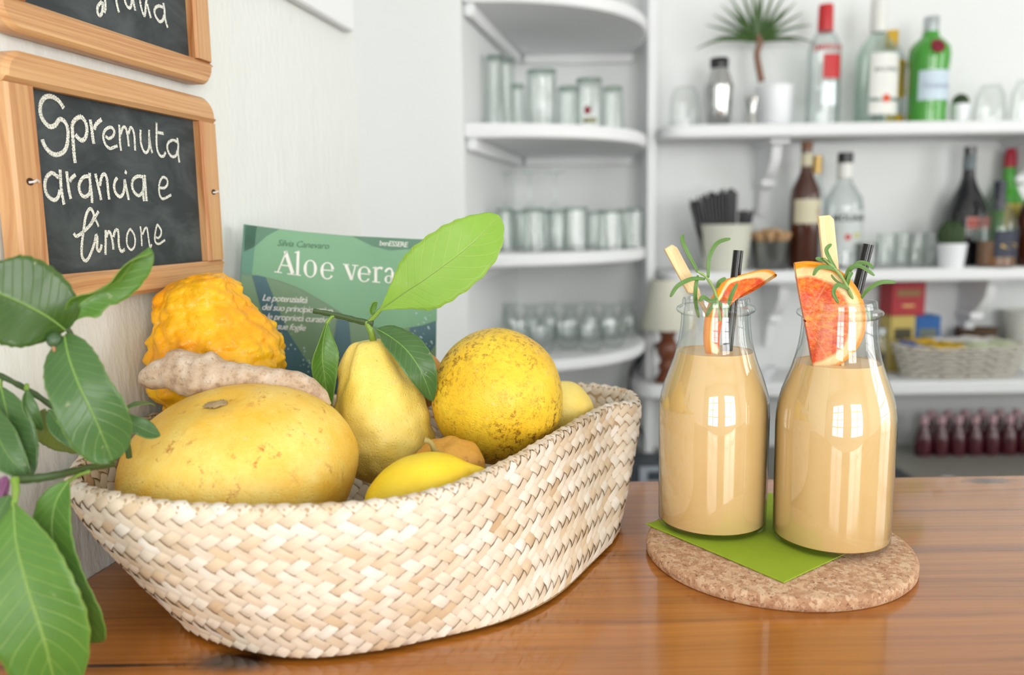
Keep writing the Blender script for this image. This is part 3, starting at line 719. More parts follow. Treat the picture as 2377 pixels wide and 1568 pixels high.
twig(br, [cf + V((0.0008, -0.003, -0.003)), cf + V((0.0016, -0.004, -0.0055))], 0.0008, 0.0010, plain('dry_tip', srgb(176, 130, 92), 0.7), 'dry_tip', 4, 8)
leaf(br, [P(283, 962, 0.447), P(310, 985, 0.445), P(345, 1003, 0.447), P(372, 1012, 0.45)], mm(24, 0.44), (0.1, -0.7, 0.8), LF_DARK, 0.3, 0.05, name='leaf')
leaf(br, [P(283, 955, 0.452), P(310, 944, 0.462), P(340, 938, 0.472), P(362, 944, 0.478)], mm(13, 0.45), (0.0, -0.5, 0.9), LF_DARK, 0.3, 0.05, name='leaf')
# branch B : twig entering from the picture edge
YB = 0.432
br = thing('lemon_branch', 'lemon twig with narrow dangling leaves crossing the white wall into the basket', 'branch', P(260, 1010, YB))
twig(br, [P(-30, 858, YB - 0.01), P(20, 882, YB - 0.006), P(75, 912, YB), P(130, 948, YB), P(185, 968, YB + 0.004), P(255, 998, YB + 0.010)], 0.0014, 0.0018, STEMD, n=22)
twig(br, [P(6, 878, YB - 0.004), P(2, 890, YB - 0.006), P(3, 905, YB - 0.008)], 0.0009, 0.0007, STEMG, 'petiole', 6)
leaf(br, [P(2, 898, YB - 0.008), P(14, 950, YB - 0.012), P(28, 1010, YB - 0.016), P(46, 1060, YB - 0.018), P(72, 1110, YB - 0.018)], mm(50, YB), (0.5, -1, 0.2), LF_DARK, 0.35, 0.10, (-0.1, 0.3), nseg=32, na=12)
leaf(br, [P(-30, 930, YB - 0.016), P(-10, 1000, YB - 0.022), P(20, 1060, YB - 0.026), P(68, 1108, YB - 0.026)], mm(40, YB), (0.2, -1, 0.5), LF_DARK, 0.4, 0.12, (0.3, 0.0), nseg=28)
twig(br, [P(60, 905, YB - 0.002), P(62, 892, YB - 0.005), P(64, 912, YB - 0.008)], 0.0010, 0.0008, STEMG, 'petiole', 6)
leaf(br, [P(63, 905, YB - 0.008), P(64, 935, YB - 0.010), P(76, 965, YB - 0.010), P(97, 1001, YB - 0.006)], mm(17, YB), (0.8, -0.8, 0.1), LF_DARK, 0.5, 0.08)
leaf(br, [P(104, 950, YB + 0.004), P(115, 985, YB + 0.008), P(140, 1015, YB + 0.010), P(182, 1042, YB + 0.012)], mm(46, YB), (-0.2, -1, 0.1), LF_OLIVE, 0.15, 0.08, (0.1, -0.1), nseg=28)
leaf(br, [P(112, 952, YB - 0.002), P(135, 985, YB - 0.006), P(165, 1015, YB - 0.006), P(212, 1052, YB + 0.002)], mm(26, YB), (0.5, -1, 0.5), LF_DARK, 0.35, 0.08)
leaf(br, [P(190, 972, YB + 0.006), P(175, 1000, YB + 0.012), P(165, 1030, YB + 0.016), P(185, 1050, YB + 0.018)], mm(30, YB), (-0.2, -1, 0.1), LF_OLIVE, 0.15, 0.1)
# branch C : nearest twig, resting on the rim, with leaves hanging over the counter
YC = 0.405
br = thing('lemon_branch', 'lemon twig resting on the basket rim with two large hanging leaves and a purple bud', 'branch', P(250, 1082, YC + 0.03))
twig(br, [P(28, 1114, YC - 0.012), P(75, 1112, YC - 0.006), P(130, 1104, YC), P(200, 1088, YC + 0.02), P(262, 1078, YC + 0.04)], 0.0024, 0.0018, STEMD, n=20)
twig(br, [P(34, 1112, YC - 0.012), P(37, 1140, YC - 0.016), P(32, 1178, YC - 0.02)], 0.0021, 0.0013, STEMG, 'petiole', 8)
leaf(br, [P(32, 1170, YC - 0.02), P(38, 1260, YC - 0.028), P(66, 1370, YC - 0.034), P(104, 1490, YC - 0.036), P(140, 1640, YC - 0.032)], mm(116, YC - 0.03), (0.2, -1, 0.25), LF_MID, 0.14, 0.06, (-0.2, 0.1), nseg=40, na=14,
     prof=[(0, 0.04), (0.08, 0.22), (0.2, 0.55), (0.36, 0.84), (0.55, 1.0), (0.75, 0.92), (0.9, 0.55), (1, 0)])
twig(br, [P(208, 1095, YC + 0.018), P(180, 1104, YC + 0.012), P(155, 1122, YC + 0.004)], 0.0010, 0.0009, STEMG, 'petiole', 8)
leaf(br, [P(158, 1118, YC + 0.004), P(128, 1170, YC - 0.004), P(122, 1250, YC - 0.012), P(150, 1350, YC - 0.016), P(190, 1430, YC - 0.016), P(212, 1494, YC - 0.012)], mm(62, YC), (0.0, -1, 0.15), LF_MID, 0.10, 0.08, (0.1, -0.25), nseg=40, na=14,
     prof=[(0, 0.03), (0.08, 0.3), (0.2, 0.66), (0.35, 0.8), (0.5, 0.82), (0.65, 0.95), (0.8, 1.0), (0.91, 0.84), (0.97, 0.5), (1, 0.1)])
leaf(br, [P(22, 1150, YC - 0.016), P(5, 1180, YC - 0.02), P(-15, 1215, YC - 0.024), P(-40, 1250, YC - 0.03)], mm(30, YC), (0.2, -1, 0.3), LF_DARK, 0.2, 0.06)
BUD = plain('purple_bud', srgb(140, 84, 124), 0.5)
for k in range(5):
    a_ = k * 1.256; q0 = P(14, 1105, YC - 0.014)
    leaf(br, [q0, q0 + V((-0.002 + 0.0012 * math.cos(a_), -0.001 + 0.0012 * math.sin(a_), -0.005)), q0 + V((-0.004 + 0.0022 * math.cos(a_), -0.001 + 0.002 * math.sin(a_), -0.012))], 0.0022, (math.cos(a_), math.sin(a_) - 0.4, 0), BUD, 0.5, 0.0, name='petal', rib=False, nseg=10, na=6)

# ------------------------------------------------------------------ slates on the wall
SLATE = NT('slate_board'); _o = SLATE.uv(); _s = SLATE.noise(SLATE.map(_o, (18, 30, 1)), 1.0, 4, 0.65, 0.6); _l = SLATE.noise(SLATE.map(SLATE.n('Mapping', {'Vector': _o, 'Rotation': (0, 0, 0.5)}).outputs[0], (60, 900, 1)), 1.0, 2)
SLATE.p(col=SLATE.mix(SLATE.math('MULTIPLY', SLATE.maprange(_s, 0.42, 0.8), 0.55), srgb(52, 58, 60), srgb(112, 120, 122)), rough=0.55, spec=0.3, normal=SLATE.bump(_l, 0.15, 0.0002)); SLATE = SLATE.m
CHALK = NT('white_chalk'); _o = CHALK.obj(); _n = CHALK.noise(CHALK.map(_o, (1, 1, 1)), 1500, 2, 0.6)
_df = CHALK.n('BsdfDiffuse', {'Color': srgb(240, 240, 228)}); _tr = CHALK.n('BsdfTransparent'); _mx = CHALK.n('MixShader', {0: CHALK.maprange(_n, 0.36, 0.46), 1: _tr.outputs[0], 2: _df.outputs[0]})
CHALK.t.links.new(_mx.outputs[0], CHALK.out.inputs[0]); CHALK = CHALK.m
UP = V((0, 0, 1))
def to_wall(p): d = p - WB; return d.dot(DW), d.dot(UP)
def from_wall(u, v, off): return WB + DW * u + UP * v + NW * off
def ribbon(mb, pts, wd, n, eu, ev, k=6, ends=True):
    """flat stroke along pts (3D, in a plane with normal n)"""
    if len(pts) > 2: pts = spline(pts, (len(pts) - 1) * k + 1)
    L = []; R = []
    for i, p in enumerate(pts):
        t_ = (pts[min(i + 1, len(pts) - 1)] - pts[max(i - 1, 0)]).normalized(); s_ = n.cross(t_).normalized()
        ww = wd[0] + (wd[1] - wd[0]) * i / (len(pts) - 1) if isinstance(wd, tuple) else wd * (1 + 0.18 * math.sin(i * 2.7 + p.x * 900))
        L.append(p + s_ * ww / 2); R.append(p - s_ * ww / 2)
    mb.grid([L, R])
def crop(ox, oy, sc, off):
    return lambda pts: [wall_pt(ox + x / sc, oy + y / sc, off) for x, y in pts]
OFF = 0.0105
def slate_board(du, dv, label, strokes, cord=True, tilt=0.0):
    c4 = [to_wall(wall_pt(x, y, OFF)) for x, y in ((65, 200), (453, 280), (480, 607), (108, 640))]
    u0 = (c4[0][0] + c4[3][0]) / 2 + du; u1 = (c4[1][0] + c4[2][0]) / 2 + du; v1 = (c4[0][1] + c4[1][1]) / 2 + dv; v0 = (c4[2][1] + c4[3][1]) / 2 + dv
    fr = 0.0215; fh = 0.0185; r = 0.015
    t = thing('chalk_slate', label, 'chalkboard', from_wall((u0 + u1) / 2, v0 - fh, 0.001), 'wood framed slates')
    b = MB(); b.slab([from_wall(u, v, 0) for u, v in ((u0 - .004, v0 - .004), (u1 + .004, v0 - .004), (u1 + .004, v1 + .004), (u0 - .004, v1 + .004))], NW, 0.003, OFF - 0.003, 0, DW, UP); b.build('slate_panel', SLATE, t, smooth=False)
    def arc(cu, cv, a0, a1): return [(cu + r * math.cos(a0 + (a1 - a0) * k / 6), cv + r * math.sin(a0 + (a1 - a0) * k / 6)) for k in range(7)]
    top = [(u0 - fr, v1), (u1 + fr, v1)] + arc(u1 + fr - r, v1 + fh - r, 0, pi / 2) + arc(u0 - fr + r, v1 + fh - r, pi / 2, pi)
    botm = [(u1 + fr, v0), (u0 - fr, v0)] + arc(u0 - fr + r, v0 - fh + r, pi, 1.5 * pi) + arc(u1 + fr - r, v0 - fh + r, 1.5 * pi, 2 * pi)
    for nm, pts, eu, ev in (('frame_rail', top, DW, UP), ('frame_rail', botm, DW, UP)):
        b = MB(); b.slab([from_wall(u, v, 0) for u, v in pts], NW, 0.001, OFF + 0.0045, 0.0028, eu, ev); b.build(nm, PINE, t)
    for ua, ub in ((u0 - fr, u0), (u1, u1 + fr)):
        b = MB(); b.slab([from_wall(u, v, 0) for u, v in ((ua, v0 + 0.0002), (ub, v0 + 0.0002), (ub, v1 - 0.0002), (ua, v1 - 0.0002))], NW, 0.001, OFF + 0.0043, 0.0018, UP, DW); st = b.build('frame_stile', PINE, t)
        um = (ua + ub) / 2; vm = (v0 + v1) / 2
        b = MB(); hp = from_wall(um, vm, OFF + 0.0044); b.slab([hp + DW * (0.0028 * math.cos(k * pi / 6)) + UP * (0.0022 * math.sin(k * pi / 6)) for k in range(12)], NW, 0, 0.0002, 0, DW, UP); b.build('nail_hole', plain('nail_hole_dark', srgb(70, 44, 28), 0.9), st)
        b = MB(); b.tube(spline([hp + DW * -0.001 - UP * 0.0005, hp + NW * 0.0022 + DW * 0.001, hp + NW * 0.0015 + DW * 0.0035 + UP * 0.001, hp + DW * 0.0062 + NW * 0.0006], 8), 0.0007, 6); b.build('cord', plain('white_cord', srgb(232, 226, 218), 0.8), st)
    if strokes:
        b = MB()
        for pts, wd in strokes: ribbon(b, pts, wd, NW, DW, UP)
        b.build('chalk_writing', CHALK, t, smooth=False, fix=False)
    return t
cr1 = crop(70, 200, 7.84, OFF - 0.0026); cr2 = crop(230, 240, 7.84, OFF - 0.0026); cr3 = crop(80, 370, 7.84, OFF - 0.0026); cr4 = crop(230, 380, 7.84, OFF - 0.0026); cr5 = crop(160, 470, 9.904, OFF - 0.0026); cr6 = crop(190, 0, 10.805, OFF - 0.0026)
WB_ = 0.0026; WN_ = 0.0021
ST = [(cr1(p), 0.0028) for p in (
 [(612, 405), (540, 290), (450, 215), (360, 185), (270, 205), (205, 285), (182, 400), (192, 520), (250, 640), (350, 735), (450, 715), (535, 605), (620, 640), (672, 730), (690, 850), (685, 960), (668, 1080), (625, 1175), (560, 1228), (465, 1250), (375, 1215), (300, 1140), (245, 1050), (222, 970)],
 [(765, 690), (770, 850), (785, 1050), (800, 1250), (820, 1400)], [(768, 690), (825, 605), (920, 560), (992, 630), (1030, 740), (1028, 860), (990, 960), (930, 985), (860, 930), (825, 880)],
 [(1092, 610), (1120, 780), (1140, 940), (1160, 1050)], [(1165, 790), (1205, 690), (1300, 605)])]
ST += [(cr2(p), WN_) for p in (
 [(115, 600), (180, 640), (250, 600), (278, 520), (240, 448), (180, 440), (108, 490), (78, 580), (85, 670), (130, 770), (200, 822), (280, 795), (335, 775)],
 [(365, 390), (375, 560), (380, 720), (402, 865)], [(392, 560), (430, 450), (480, 440), (512, 560), (530, 670), (540, 785)], [(532, 560), (570, 445), (612, 475), (642, 600), (650, 730), (656, 860)],
 [(755, 480), (752, 620), (770, 760), (820, 880), (872, 890), (908, 800), (910, 640), (910, 480)], [(915, 620), (935, 780), (968, 905)],
 [(1045, 350), (1045, 520), (1045, 700), (1060, 850), (1110, 950), (1170, 962), (1212, 890)], [(1065, 530), (1120, 540), (1175, 552)],
 [(1422, 700), (1340, 672), (1262, 715), (1240, 800), (1268, 900), (1330, 972), (1400, 950), (1424, 860)], [(1420, 630), (1440, 760), (1436, 880), (1450, 1000), (1462, 1078)])]
ST += [(cr3(p), 0.0024) for p in (
 [(440, 335), (325, 250), (240, 300), (195, 400), (190, 520), (220, 630), (290, 710), (370, 742), (430, 685), (462, 560)], [(466, 188), (475, 350), (485, 520), (510, 680), (538, 828)],
 [(585, 220), (605, 400), (625, 560), (662, 720)], [(640, 405), (680, 340), (748, 282)],
 [(990, 310), (900, 322), (830, 410), (810, 520), (850, 640), (920, 682), (1000, 622), (1012, 500)], [(1003, 245), (1010, 400), (1030, 560), (1045, 690), (1045, 795)],
 [(1108, 262), (1150, 450), (1190, 620), (1212, 742)], [(1190, 480), (1220, 320), (1270, 270), (1312, 330), (1332, 480), (1342, 600), (1362, 732)])]
ST += [(cr4(p), 0.0024) for p in (
 [(332, 258), (290, 320), (272, 420), (300, 530), (372, 602), (430, 560), (460, 450), (465, 320)], [(462, 285), (490, 420), (518, 550), (540, 665)], [(468, 140), (505, 180)],
 [(805, 245), (705, 232), (622, 290), (600, 400), (640, 520), (720, 582), (790, 520), (812, 400), (802, 260)], [(830, 205), (842, 380), (852, 530), (866, 685)], [(800, 480), (806, 600), (818, 685)])]
ST += [(cr4([(1105, 440), (1190, 442), (1246, 370), (1230, 280), (1162, 248), (1110, 320), (1090, 430), (1100, 560), (1150, 640), (1222, 620), (1312, 570)]), 0.0019)]
ST += [(cr5(p), 0.0022) for p in (
 [(108, 712), (160, 778), (235, 750), (350, 660), (480, 530), (560, 380), (568, 270), (520, 165), (470, 155), (410, 250), (370, 400), (350, 550), (330, 700), (310, 850), (295, 1000), (290, 1150), (310, 1270), (375, 1345), (440, 1300), (500, 1180), (550, 1050), (595, 900), (622, 745)],
 [(622, 725), (652, 820), (650, 960), (645, 1060), (690, 1122), (730, 1070), (752, 968)], [(500, 520), (580, 380), (680, 205)],
 [(845, 638), (845, 850), (840, 1050), (840, 1205)], [(862, 800), (900, 690), (940, 690), (982, 800), (1010, 950), (1022, 1085)], [(1022, 800), (1062, 655), (1120, 640), (1142, 760), (1142, 900), (1162, 1050), (1212, 1130), (1285, 1078)])]
ST += [(cr5(p), 0.0017) for p in (
 [(612, 400), (652, 480), (682, 562)],
 [(1400, 608), (1340, 740), (1328, 880), (1350, 1010), (1430, 1092), (1502, 1020), (1522, 880), (1500, 750), (1442, 650), (1400, 608)],
 [(1640, 552), (1660, 700), (1670, 850), (1676, 1005)], [(1690, 740), (1740, 620), (1790, 588), (1812, 700), (1832, 850), (1852, 980), (1872, 1032), (1904, 965)],
 [(2000, 800), (2060, 822), (2112, 750), (2122, 650), (2072, 560), (2030, 518), (2000, 620), (1980, 740), (1975, 860), (2010, 942), (2082, 952), (2150, 905), (2212, 868)])]
slate_board(0, 0, 'wood framed slate with three chalked lines reading Spremuta arancia e limone', ST)
ST2 = [(cr6(p), 0.0022) for p in (
 [(560, -200), (582, 0), (592, 200), (562, 322)], [(505, 40), (425, 120), (388, 220), (402, 340), (452, 392), (505, 320), (522, 180), (522, 40)],
 [(830, -150), (860, 0), (890, 160), (932, 315)], [(1070, -100), (1090, 60), (1150, 172), (1200, 200), (1242, 120), (1252, -20)], [(1282, -20), (1310, 130), (1342, 265)],
 [(1440, -150), (1470, 100), (1512, 270), (1562, 392), (1592, 300), (1602, 130), (1622, 0), (1622, -100)], [(1642, 100), (1682, 270), (1732, 455)],
 [(2032, 185), (1932, 150), (1842, 200), (1820, 300), (1862, 430), (1952, 542), (2032, 500), (2062, 380)], [(2042, 75), (2072, 250), (2082, 430), (2122, 600), (2155, 695)])]
q0 = to_wall(wall_pt(480, 607, OFF)); q1 = to_wall(wall_pt(450, 137, OFF))
slate_board(q1[0] - q0[0], q1[1] - q0[1], 'wood framed slate cut off by the picture top, above the other slate', ST2)
# ------------------------------------------------------------------ text helper
def text_mesh(body, size, shear=0.0, space=1.0, align='LEFT', bold=0.0):
    cu = bpy.data.curves.new('lettering', 'FONT'); cu.body = body; cu.size = size; cu.shear = shear; cu.space_character = space; cu.align_x = align; cu.offset = bold; cu.resolution_u = 2
    ob = bpy.data.objects.new('lettering', cu); col.objects.link(ob)
    dg = bpy.context.evaluated_depsgraph_get(); me = bpy.data.meshes.new_from_object(ob.evaluated_get(dg))
    vs = [(v_.co.x, v_.co.y) for v_ in me.vertices]; fs = [tuple(p_.vertices) for p_ in me.polygons]
    bpy.data.objects.remove(ob); bpy.data.curves.remove(cu); bpy.data.meshes.remove(me)
    return vs, fs
# ------------------------------------------------------------------ book
t = thing('book', 'green paperback about aloe vera standing behind the fruit basket', 'book', (-0.13, 0.69, 0.001))
BN = V((0.10, -1.0, 0.10)).normalized(); BP = P(790, 700, 0.712)
BU = (V((1, 0, 0)) - BN * BN.x).normalized(); BU = (BU - UP * 0.075); BU = (BU - BN * BU.dot(BN)).normalized(); BV = BN.cross(BU); BV = BV if BV.z > 0 else -BV
def bk(px, py, off=0.0): return hit(px, py, BP, BN) + BN * off
C_TOP = plain('cover_green', srgb(118, 170, 130), 0.4, var=0.06); C_LOW = plain('cover_sage', srgb(118, 152, 118), 0.4, var=0.15, scale=60); C_EDGE = plain('cover_teal_green', srgb(88, 142, 120), 0.4, var=0.05)
C_SHADE = plain('cover_dark_green', srgb(84, 130, 104), 0.4); C_BLUE = plain('cover_aloe_blue', srgb(74, 118, 128), 0.4, var=0.25, scale=120); C_DOT = plain('cover_white_dots', srgb(176, 204, 206), 0.5); C_TXT = plain('cover_white_print', srgb(240, 240, 234), 0.5, var=0.02); C_DRK = plain('cover_dark_print', srgb(62, 106, 78), 0.5)
outl = [(568, 521), (620, 528), (700, 538), (800, 547), (900, 552), (960, 555), (1016, 557), (1013, 760), (1009, 1120), (540, 1092), (555, 700)]
tl, tr, br_, bl = bk(568, 521), bk(1016, 557), bk(1009, 1120), bk(540, 1092)
def fillz(p):  # keep the book above the counter
    return p
pts = [bk(x, y) for x, y in outl]; zmin = min(p.z for p in pts)
TH = 0.013
b = MB(); b.slab(pts, BN, -0.0006, 0, 0, BU, BV); b.build('cover', C_LOW, t, smooth=False)
inn = [bk(576, 527), bk(700, 542), bk(900, 556), bk(1013, 561), bk(1006, 1117), bk(550, 1089)]
b = MB(); b.slab(inn, BN, -TH, -0.0007, 0, BU, BV); b.build('pages', plain('book_pages', srgb(226, 220, 200), 0.8), t, smooth=False)
b = MB(); b.slab(pts, BN, -TH - 0.0006, -TH, 0, BU, BV); b.build('back_cover', C_EDGE, t, smooth=False)
b = MB(); b.slab([bk(565.5, 521), bk(568.5, 521), bk(556, 700), bk(541, 1092), bk(538, 1092), bk(552.5, 700)], BN, -TH - 0.0006, 0.0, 0, BU, BV); b.build('spine', C_EDGE, t, smooth=False)
def printed(name, polys, mat, off):
    b = MB()
    for pl in polys: b.add([bk(x, y, off) for x, y in pl], [tuple(range(len(pl)))])
    return b.build(name, mat, t, smooth=False, fix=False)
wave = [(559, 634), (600, 640), (650, 652), (700, 672), (750, 700), (800, 732), (840, 750), (880, 762), (930, 764), (980, 756), (1014, 744)]
top = [(569, 522), (620, 529), (700, 539), (800, 548), (900, 553), (960, 556), (1015, 558)]
printed('printed_aloe_leaves', [[(585, 640), (615, 640), (640, 700), (668, 770), (720, 850), (770, 930), (680, 930), (640, 820), (610, 730)], [(782, 740), (810, 745), (815, 800), (822, 920), (752, 920), (760, 840), (775, 790)],
        [(958, 720), (1013, 690), (1011, 800), (990, 830), (930, 815), (950, 770)]], C_BLUE, 0.0003)
printed('printed_band', [top + wave[::-1]], C_TOP, 0.0005)
printed('printed_edge', [[(569, 522), (596, 526), (585, 640), (559, 634)]], C_EDGE, 0.0007)
printed('printed_swoosh', [[(818, 549), (900, 553), (1014, 558), (1013, 572), (960, 578), (905, 582), (865, 572)]], C_SHADE, 0.0007)
printed('printed_swoosh', [[(570, 523), (650, 532), (620, 548), (590, 575), (566, 585)]], C_SHADE, 0.0007)
dots = []
rd = random.Random(3)
for k in range(46):
    if k < 24: x = rd.uniform(950, 1005); y = rd.uniform(725, 805)
    else: y = rd.uniform(770, 900); x = 640 + (y - 770) * 0.62 + rd.uniform(0, 55)
    r_ = rd.uniform(1.0, 2.4); dots.append([(x + r_ * math.cos(a_ * pi / 4), y + r_ * math.sin(a_ * pi / 4)) for a_ in range(8)])
printed('printed_dots', dots, C_DOT, 0.0006)
# serif title, drawn stroke by stroke
def bc(x, y, off=0.0009): return bk(540 + x / 3.733, 500 + y / 3.733, off)
TS = 0.712 / FPX / 3.733
b = MB()
def sk(pts, w0, w1=None):
    w1 = w0 if w1 is None else w1; q = [bc(*p) for p in pts]
    ribbon(b, q, (w0 * TS, w1 * TS), BN, BU, BV)
def bowl(cx, cy, rx, ry, a0=0, a1=360, thick=26, thin=9, n=30):
    L = []; R = []
    for k in range(n + 1):
        a_ = math.radians(a0 + (a1 - a0) * k / n); w_ = thin + (thick - thin) * abs(math.cos(a_)) ** 1.5
        L.append(bc(cx + (rx) * math.cos(a_), cy + ry * math.sin(a_))); R.append(bc(cx + (rx - w_) * math.cos(a_), cy + (ry - max(w_ * 0.55, thin)) * math.sin(a_)))
    b.grid([L, R])
sk([(470, 308), (394, 492)], 12); sk([(458, 312), (522, 506)], 30); sk([(418, 432), (495, 440)], 10); sk([(362, 490), (428, 499)], 8); sk([(475, 508), (560, 518)], 8)
sk([(569, 316), (563, 514)], 24); sk([(524, 514), (592, 522)], 9); sk([(540, 326), (578, 312)], 10)
bowl(674, 464, 58, 76)
bowl(822, 482, 60, 74, 38, 350); sk([(780, 474), (874, 482)], 9)
sk([(982, 430), (1032, 560)], 28, 24); sk([(1064, 436), (1034, 562)], 11); sk([(956, 425), (1010, 430)], 8); sk([(1036, 433), (1090, 438)], 8)
bowl(1142, 512, 58, 68, 38, 350); sk([(1102, 506), (1192, 513)], 9)
sk([(1242, 452), (1240, 576)], 25); sk([(1210, 576), (1278, 582)], 9); sk([(1214, 458), (1246, 450)], 9); sk([(1246, 482), (1268, 456), (1300, 462)], 10, 24)
sk([(1386, 492), (1384, 578)], 24); sk([(1322, 492), (1344, 466), (1372, 466), (1386, 496)], 20, 14); bowl(1352, 556, 36, 34, 0, 360, 20, 8); sk([(1384, 566), (1398, 584), (1420, 578)], 12, 8)
b.build('title_lettering', C_TXT, t, smooth=False, fix=False)
def btext(body, px, py, size, mat, shear=0.0, name='lettering', bold=0.0, space=1.0):
    vs, fs = text_mesh(body, size, shear, space, bold=bold); o0 = bk(px, py, 0.0009); bb = MB(); bb.add([o0 + BU * x + BV * y for x, y in vs], fs); return bb.build(name, mat, t, smooth=False, fix=False)
BT = mm(1, 0.712)
btext('Silvia Canevaro', 643, 571, 21 * BT, C_DRK, 0.3, 'author_lettering', space=0.92)
btext('benESSERE', 880, 570, 17 * BT, C_TXT, 0.1, 'series_lettering', space=0.85)
for k, ln_ in enumerate(('Le potenzialità', 'del suo principio attivo', 'e le proprietà curative', 'delle sue foglie')):
    btext(ln_, 608 - k * 1.5, 698 + k * 21.5, 21 * BT, C_TXT, 0.3, 'blurb_lettering', space=0.86)

# ------------------------------------------------------------------ cork mat and napkin
CORK = NT('pressed_cork'); _o = CORK.obj(); _v = CORK.voro(CORK.n('VectorMath', {0: _o, 1: CORK.n('TexNoise', {'Vector': _o, 'Scale': 260.0}).outputs[1]}, operation='MULTIPLY_ADD').outputs[0] if False else _o, 330)
_v2 = CORK.noise(_o, 420, 3, 0.7, 1.5); _v3 = CORK.noise(_o, 900, 2, 0.6)
_cc = CORK.ramp(CORK.n('SeparateColor', {0: _v.outputs['Color']}).outputs[0], [(0.0, srgb(186, 140, 108)), (0.5, srgb(208, 168, 134)), (1.0, srgb(224, 192, 160))])
_cc = CORK.mix(CORK.math('MULTIPLY', CORK.maprange(_v2, 0.56, 0.64), 0.85), _cc, srgb(112, 74, 56))
_cc = CORK.mix(CORK.math('MULTIPLY', CORK.maprange(_v3, 0.6, 0.7), 0.3), _cc, srgb(150, 110, 86))
CORK.p(col=_cc, rough=0.8, spec=0.2, normal=CORK.bump(_v2, 0.35, 0.0012)); CORK = CORK.m
ZC = 0.009
c0 = V((0.180, 0.544, 0)); RC = 0.0885
b = MB(); b.lathe([(0.0005, 0.0003), (RC - 0.001, 0.0003), (RC, 0.0015), (RC, ZC - 0.003), (RC - 0.001, ZC - 0.0012), (RC - 0.003, ZC), (0.0005, ZC)], 96, c0); o = b.build('cork_mat', CORK, org=c0)
tag(o, 'round cork trivet under the two juice bottles', 'trivet')
NAP = plain('lime_paper', srgb(160, 186, 40), 0.85, bumpy=0.5, scale=900, var=0.05)
t = thing('paper_napkin', 'lime green folded paper napkin between bottles and cork mat', 'napkin', (0.17, 0.57, ZC))
nl, nf, nr, nb = Zp(1499, 1216, ZC + 0.0015), Zp(1820, 1352, ZC + 0.0015), V((0.2335, 0.530, 0)), Zp(1790, 1144, ZC + 0.0015)
for k, (z0, z1, sh) in enumerate(((0.0001, 0.0007, 0.0012), (0.0009, 0.0016, 0.0))):
    cpt = (nl + nf + nr + nb) / 4; q = []
    for p_, p2 in ((nl, nf), (nf, nr), (nr, nb), (nb, nl)):
        for j in range(6):
            x_ = p_.lerp(p2, j / 6); x_ = V((x_.x, x_.y, 0)); x_ = x_ + (V((cpt.x, cpt.y, 0)) - x_).normalized() * sh; q.append(x_)
    b = MB(); b.slab(q, UP, ZC + z0, ZC + z1, 0.0002); b.build('paper_layer', NAP, t)
ZN = ZC + 0.0017

# ------------------------------------------------------------------ juice bottles
JUICE = NT('citrus_juice'); _o = JUICE.obj(); _g = JUICE.noise(JUICE.map(_o, (1, 1, 0.3)), 60, 3)
JUICE.p(col=JUICE.mix(_g, srgb(238, 194, 128), srgb(244, 206, 144)), rough=0.35, spec=0.3); JUICE = JUICE.m
BOTG = glass('bottle_glass', (0.985, 0.992, 0.988), (0.50, 0.57, 0.55), 0.01, 0.06, 3.5)
S5 = mm(1, 0.5673)
# (height, radius) of the outer wall
HB = 0.1640
PR = [(0, 0.0360), (0.0015, 0.0390), (0.004, 0.0400), (0.020, 0.0402), (0.060, 0.0404), (0.080, 0.0405), (0.088, 0.0402), (0.096, 0.0390), (0.104, 0.0366), (0.112, 0.0336), (0.120, 0.0305), (0.126, 0.0286), (0.134, 0.0266), (0.142, 0.0254), (0.149, 0.0248), (0.1525, 0.0249)]
LIP = [(0.1535, 0.0262), (0.1545, 0.0280), (0.1560, 0.0286), (0.1576, 0.0280), (0.1585, 0.0262), (0.1592, 0.0246), (0.1630, 0.0242), (0.1640, 0.0236), (0.1636, 0.0226), (0.160, 0.0222)]
PR = [(z, r * 0.951) for z, r in PR]; LIP = [(z, r * 0.951) for z, r in LIP]
def juice_bottle(loc, level, label):
    loc = V(loc); t = thing('juice_bottle', label, 'bottle', loc, 'glass bottles of juice')
    out = [(r, z) for z, r in PR + LIP]
    inner = [(max(0.0005, r - 0.0002), z) for z, r in reversed(PR) if z > 0.001]
    inner = [p_ for p_ in inner if p_[1] > 0.0039] + [(0.0366, 0.0036), (0.0005, 0.0044)]
    b = MB(); b.lathe([(0.0005, 0.003), (0.029, 0.0025), (0.0325, 0.0)] + out + [(r - 0.0014 if z > 0.13 else r, z) for r, z in inner], 64, loc); b.build('glass', BOTG, t)
    jp = [(0.0005, 0.0046), (0.0356, 0.0039), (0.0371, 0.0046), (0.0377, 0.0065)] + [(r - 0.0004, z) for z, r in PR if 0.0095 < z < level]
    rl = interp(PR, level) - 0.0004
    jp += [(rl, level), (rl - 0.0006, level - 0.0006), (0.0005, level - 0.0007)]
    b = MB(); b.lathe(jp, 64, loc); b.build('juice', JUICE, t)
    return t
BR = V((0.2165, 0.5430, ZN)); BL = V((0.1430, 0.5765, ZN))
juice_bottle(BR, P(1950, 857, BR.y - 0.027).z - ZN, 'larger looking juice bottle nearer the counter front, with broad blood orange slice'); juice_bottle(BL, P(1660, 829, BL.y - 0.027).z - ZN, 'juice bottle beside the basket, with orange wedge hooked over its rim')

